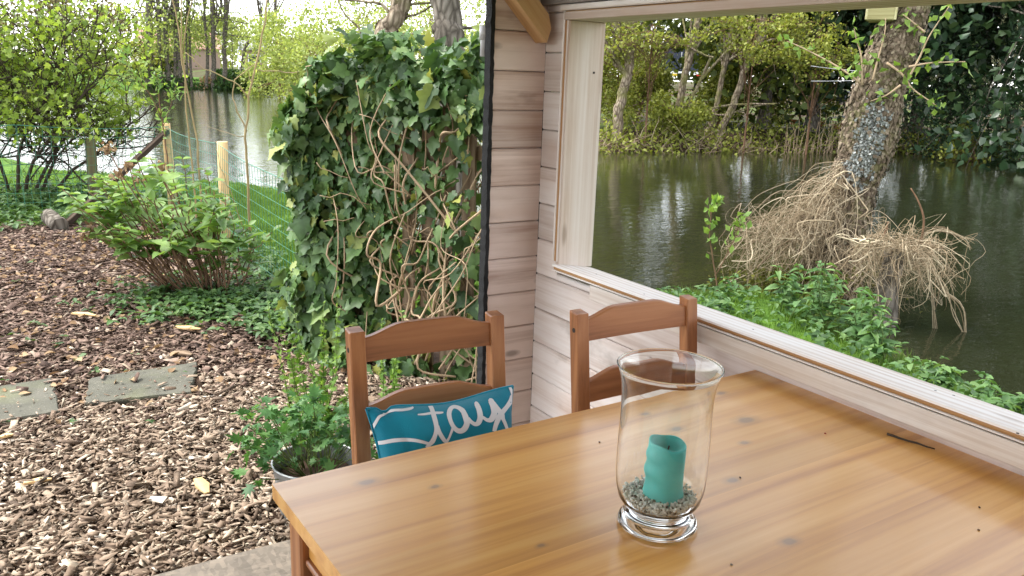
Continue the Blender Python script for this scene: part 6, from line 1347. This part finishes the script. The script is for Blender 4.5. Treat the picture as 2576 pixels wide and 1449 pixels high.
for i, (pts, wpx, lb) in enumerate(far):
    q = onz(*zl(*pts[0]), .02); d = _n(np.array([q[0], q[1], 0])); rr = 66 if i not in (7, 8) else 69; b = d * rr; b[2] = g1(b); P = drawn(pts, zl, b, (.3, 0, 5)); r = wpx * .18517 / 2 * rr / F_
    lim = [([ond(*zl(x, y), b) for x, y in ((905, 480), (940, 330), (1000, 130), (1020, 0))], r * .7, r * .5)] if i == 5 else ([([ond(*zl(x, y), b) for x, y in ((910, 460), (1050, 470), (1240, 490), (1480, 510))], .08, .04), ([ond(*zl(x, y), b) for x, y in ((930, 240), (1100, 265), (1250, 300), (1390, 325))], .07, .03)] if i == 6 else [])
    tree('distant_tree', lb, P, r, r * .75, 800 + i, [(np.array([P[-2][0], P[-2][1], 4.0]), (3.0, 2.5, 2.2), 260), (np.array([P[-1][0], P[-1][1], 10.5]), (3.0, 3, 2.0), 40)], lim, 'bark_far', 'haze_leaf', L_TRI, (.14, .22), 9, .16, GL, 'tree', 2)
for i, (x, y, rad, n, lf, lb) in enumerate([(1150, 1150, (2.2, 1.2, 1.0), 2200, 'hedge', 'low dark bush at the water in front of the hedge'), (1350, 1160, (2.0, 1.2, 1.1), 2200, 'hedge', 'low dark bush at the water right of the straight thick tree'), (1600, 1190, (2.0, 1.2, 1.4), 2000, 'haze_leaf', 'pale bush at the water left of the willow row'), (680, 1160, (2.6, 1.2, .55), 1500, 'hedge', 'low waterside plants under the lawn gap'), (820, 1165, (.9, .8, .9), 600, 'dry', 'brown dry tuft of waterside grass by the forked tree'), (450, 1150, (2.5, 1.2, .7), 1500, 'hedge', 'low waterside bush at the left of the distant bank'), (200, 1150, (2.8, 1.5, 1.3), 2200, 'hedge', 'waterside bush behind the lime shrub'), (-150, 1150, (3.5, 1.8, 1.8), 2400, 'bank_leaf', 'bush on the distant bank at the far left edge')]):
    u, v = zl(x, y); q = onz(u, min(v, 222), WZ); d = _n(np.array([q[0], q[1], 0])); p = d * 66.5; p[2] = g1(p); tree('waterside_bush', lb, [p, p + np.array([.1, 0, rad[2] * .5]), p + np.array([.1, 0, rad[2]])], .04, .02, 850 + i, [(p + np.array([0, 0, rad[2] * .75]), rad, n)], [], 'twig', lf, L_TRI, (.12, .24), 24, .18, 'bushes on the distant water line', 'bush', 1, .6, False)
def build_hedge():
    a = atr(545, 180, 73); b = atr(634, 180, 73); d = b - a; d[2] = 0; Lh = np.linalg.norm(d); d /= Lh; nrm = np.array([-d[1], d[0], 0]); z0 = g1(a); root = tag(empty('clipped_hedge', (a[0], a[1], z0)), 'clipped green hedge beyond the straight thick tree', 'hedge'); o0 = np.array(root.location); rng = np.random.default_rng(19); n = 5200
    s = rng.uniform(0, Lh, n); w = rng.uniform(-.45, .45, n); h = rng.uniform(0, 1.95, n); f = rng.integers(0, 3, n); w = np.where(f == 0, -.45 + rng.normal(0, .04, n), w); h = np.where(f == 1, 1.95 + rng.normal(0, .04, n), h); P = s[:, None] * d + w[:, None] * nrm + h[:, None] * np.array([0, 0, 1.0]); link('foliage', leaf_cloud('foliage', L_TRI, P, rdir(rng, n), rdir(rng, n, .5), rng.uniform(.1, .2, n), M['hedge'], rng), None, root)
    T = Tubes()
    for k in range(14): q = d * Lh * (k + .5) / 14; T.add(wander(rng, q, q + np.array([0, 0, 1.7]), 5, .2), .03, 5)
    link('stem', T.mesh('stem', M['darktwig']), None, root)
build_hedge()
def gable_house(name, label, u, r, w, dep, eave, ridge, wall, roof, turn=0.0, cat='house', windows=3, trim=False):
    c = atr(u, 150, r); f = _n(np.array([c[0], c[1], 0])); rz = math.atan2(f[1], f[0]) - math.pi / 2 + turn; z0 = g1(c); root = tag(empty(name, (c[0], c[1], z0), rz), label, cat); hw = w / 2
    mb = MB(); mb.box((0, dep / 2, eave / 2), (w, dep, eave), .02); mb.prism([(0, eave), (dep / 2, ridge - .1), (dep, eave)], -hw + .01, hw - .01, (1, 2, 0)); wl = mb.build('wall', M[wall], root)
    mb = MB(); th = .14
    for s in (0, 1):
        y0, y1 = (-.3, dep / 2) if s == 0 else (dep + .3, dep / 2); dz = (ridge - eave) / (dep / 2); z_e = eave - .3 * dz; mb.prism([(y0, z_e), (y1, ridge), (y1, ridge + th), (y0, z_e + th)], -hw - .25, hw + .25, (1, 2, 0))
    rf = mb.build('roof', M[roof], root)
    for k in range(windows):
        x = -hw + w * (k + .5) / windows; mb = MB(); mb.box((x, -.02, eave * .55), (w / windows * .5, .08, eave * .36), .01); fr = mb.build('window', M['white_trim'], root); mb = MB(); mb.box((x, -.065, eave * .55), (w / windows * .42, .03, eave * .28), .005); mb.build('pane', M['window_dark'], fr)
    if trim:
        for s in (-1, 1): mb = MB(); p0, p1 = np.array([s * hw * 1.05, 0, eave]), np.array([0, 0, ridge]); 
    return root
M_ = gable_house('house', 'low house with a red tiled roof beyond the distant left trees', 455, 112, 9, 6, 2.6, 4.4, 'house_wall', 'red_tile', windows=0)
gable_house('garden_shed', 'grey-roofed garden shed above the clipped hedge', 640, 96, 2.6, 2.2, 2.35, 3.0, 'house_wall', 'grey_roof', 0, 'shed', 1)
def a_frame():
    c = atr(605, 131, 94); z0 = g1(c); f = _n(np.array([c[0], c[1], 0])); rz = math.atan2(f[1], f[0]) - math.pi / 2; root = tag(empty('white_gable', (c[0], c[1], z0), rz), 'small white gabled porch left of the grey-roofed shed', 'porch'); h0, h1, w = 2.1, 3.35, .62
    for s in (-1, 1):
        d = np.array([-s * w / 2, 0, h1 - h0]); Lh = np.linalg.norm(d); mb = MB(); mb.prism([(s * w / 2, h0), (s * w / 2 - s * .16, h0), (0, h1 - .22), (0, h1)], -.06, .06, (0, 2, 1)); mb.build('barge_board', M['white_trim'], root); mb = MB(); mb.box((s * w / 2 - s * .05, .1, h0 / 2), (.1, .1, h0), .01); mb.build('post', M['white_trim'], root)
    mb = MB(); mb.prism([(-w / 2, h0), (w / 2, h0), (0, h1 - .1)], .07, .9, (0, 2, 1)); mb.build('roof', M['grey_roof'], root)
a_frame()
# hazy tree line on the horizon
rh = np.random.default_rng(23)
names = ['round', 'broad', 'narrow', 'tall', 'low', 'ragged', 'dense', 'open', 'domed', 'pointed', 'spreading', 'upright']
for i, u in enumerate(np.linspace(-500, 1320, 19)):
    brown = u < 370
    rr = rh.uniform(118, 150); c = atr(u, 150, rr); p = np.array([c[0], c[1], g1(c)]); h = rh.uniform(3.4, 4.6) if 380 < u < 700 else (rh.uniform(7, 9) if brown else rh.uniform(4.0, 6.0))
    tree('horizon_tree', 'hazy pale tree of the background tree line beyond the pond', [p, p + np.array([0, 0, h * .5]), p + np.array([.2, 0, h])], .22, .1, 900 + i, [(p + np.array([0, 0, h * .85]), (5.5, 3, h * .75), 900)], [], 'bark_far', 'brown_crown' if brown else 'haze_leaf', L_TRI, (.35, .6), 26, .16, 'background tree line', 'tree', 2)
for i, u in enumerate(np.linspace(1400, 3000, 9)):
    rr = rh.uniform(70, 90); c = atr(u, 150, rr); p = np.array([c[0], c[1], g1(c)]); h = rh.uniform(5, 8)
    tree('horizon_tree', 'tree of the wooded background beyond the lorry and far bank', [p, p + np.array([0, 0, h * .5]), p + np.array([.2, 0, h])], .22, .1, 930 + i, [(p + np.array([0, 0, h * .85]), (6, 3, h * .8), 900)], [], 'bark_far', 'canopy_leaf', L_TRI, (.4, .7), 24, .16, 'wooded background at right', 'tree', 1)

for i, (u, rr, cz, rad, n, lb) in enumerate([(415, 78, 3.2, (2.0, 1.5, 2.2), 700, 'hazy leafy young tree before the red roof, leftmost'), (470, 80, 3.4, (2.2, 1.5, 2.0), 800, 'hazy leafy young tree before the middle of the red roof'), (525, 82, 3.6, (2.2, 1.5, 2.0), 800, 'hazy leafy young tree before the right end of the red roof'), (585, 84, 4.4, (2.2, 1.5, 1.4), 500, 'hazy leafy young tree above the clipped hedge')]):
    c = atr(u, 200, rr); p = np.array([c[0], c[1], g1(c)]); tree('young_tree', lb, [p, p + np.array([.1, 0, cz * .5]), p + np.array([.2, .1, cz])], .06, .03, 960 + i, [(p + np.array([0, 0, cz]), rad, n)], [], 'bark_far', 'haze_leaf', L_TRI, (.16, .28), 26, .15, 'young trees on the distant lawn', 'tree', 2, .6, False)
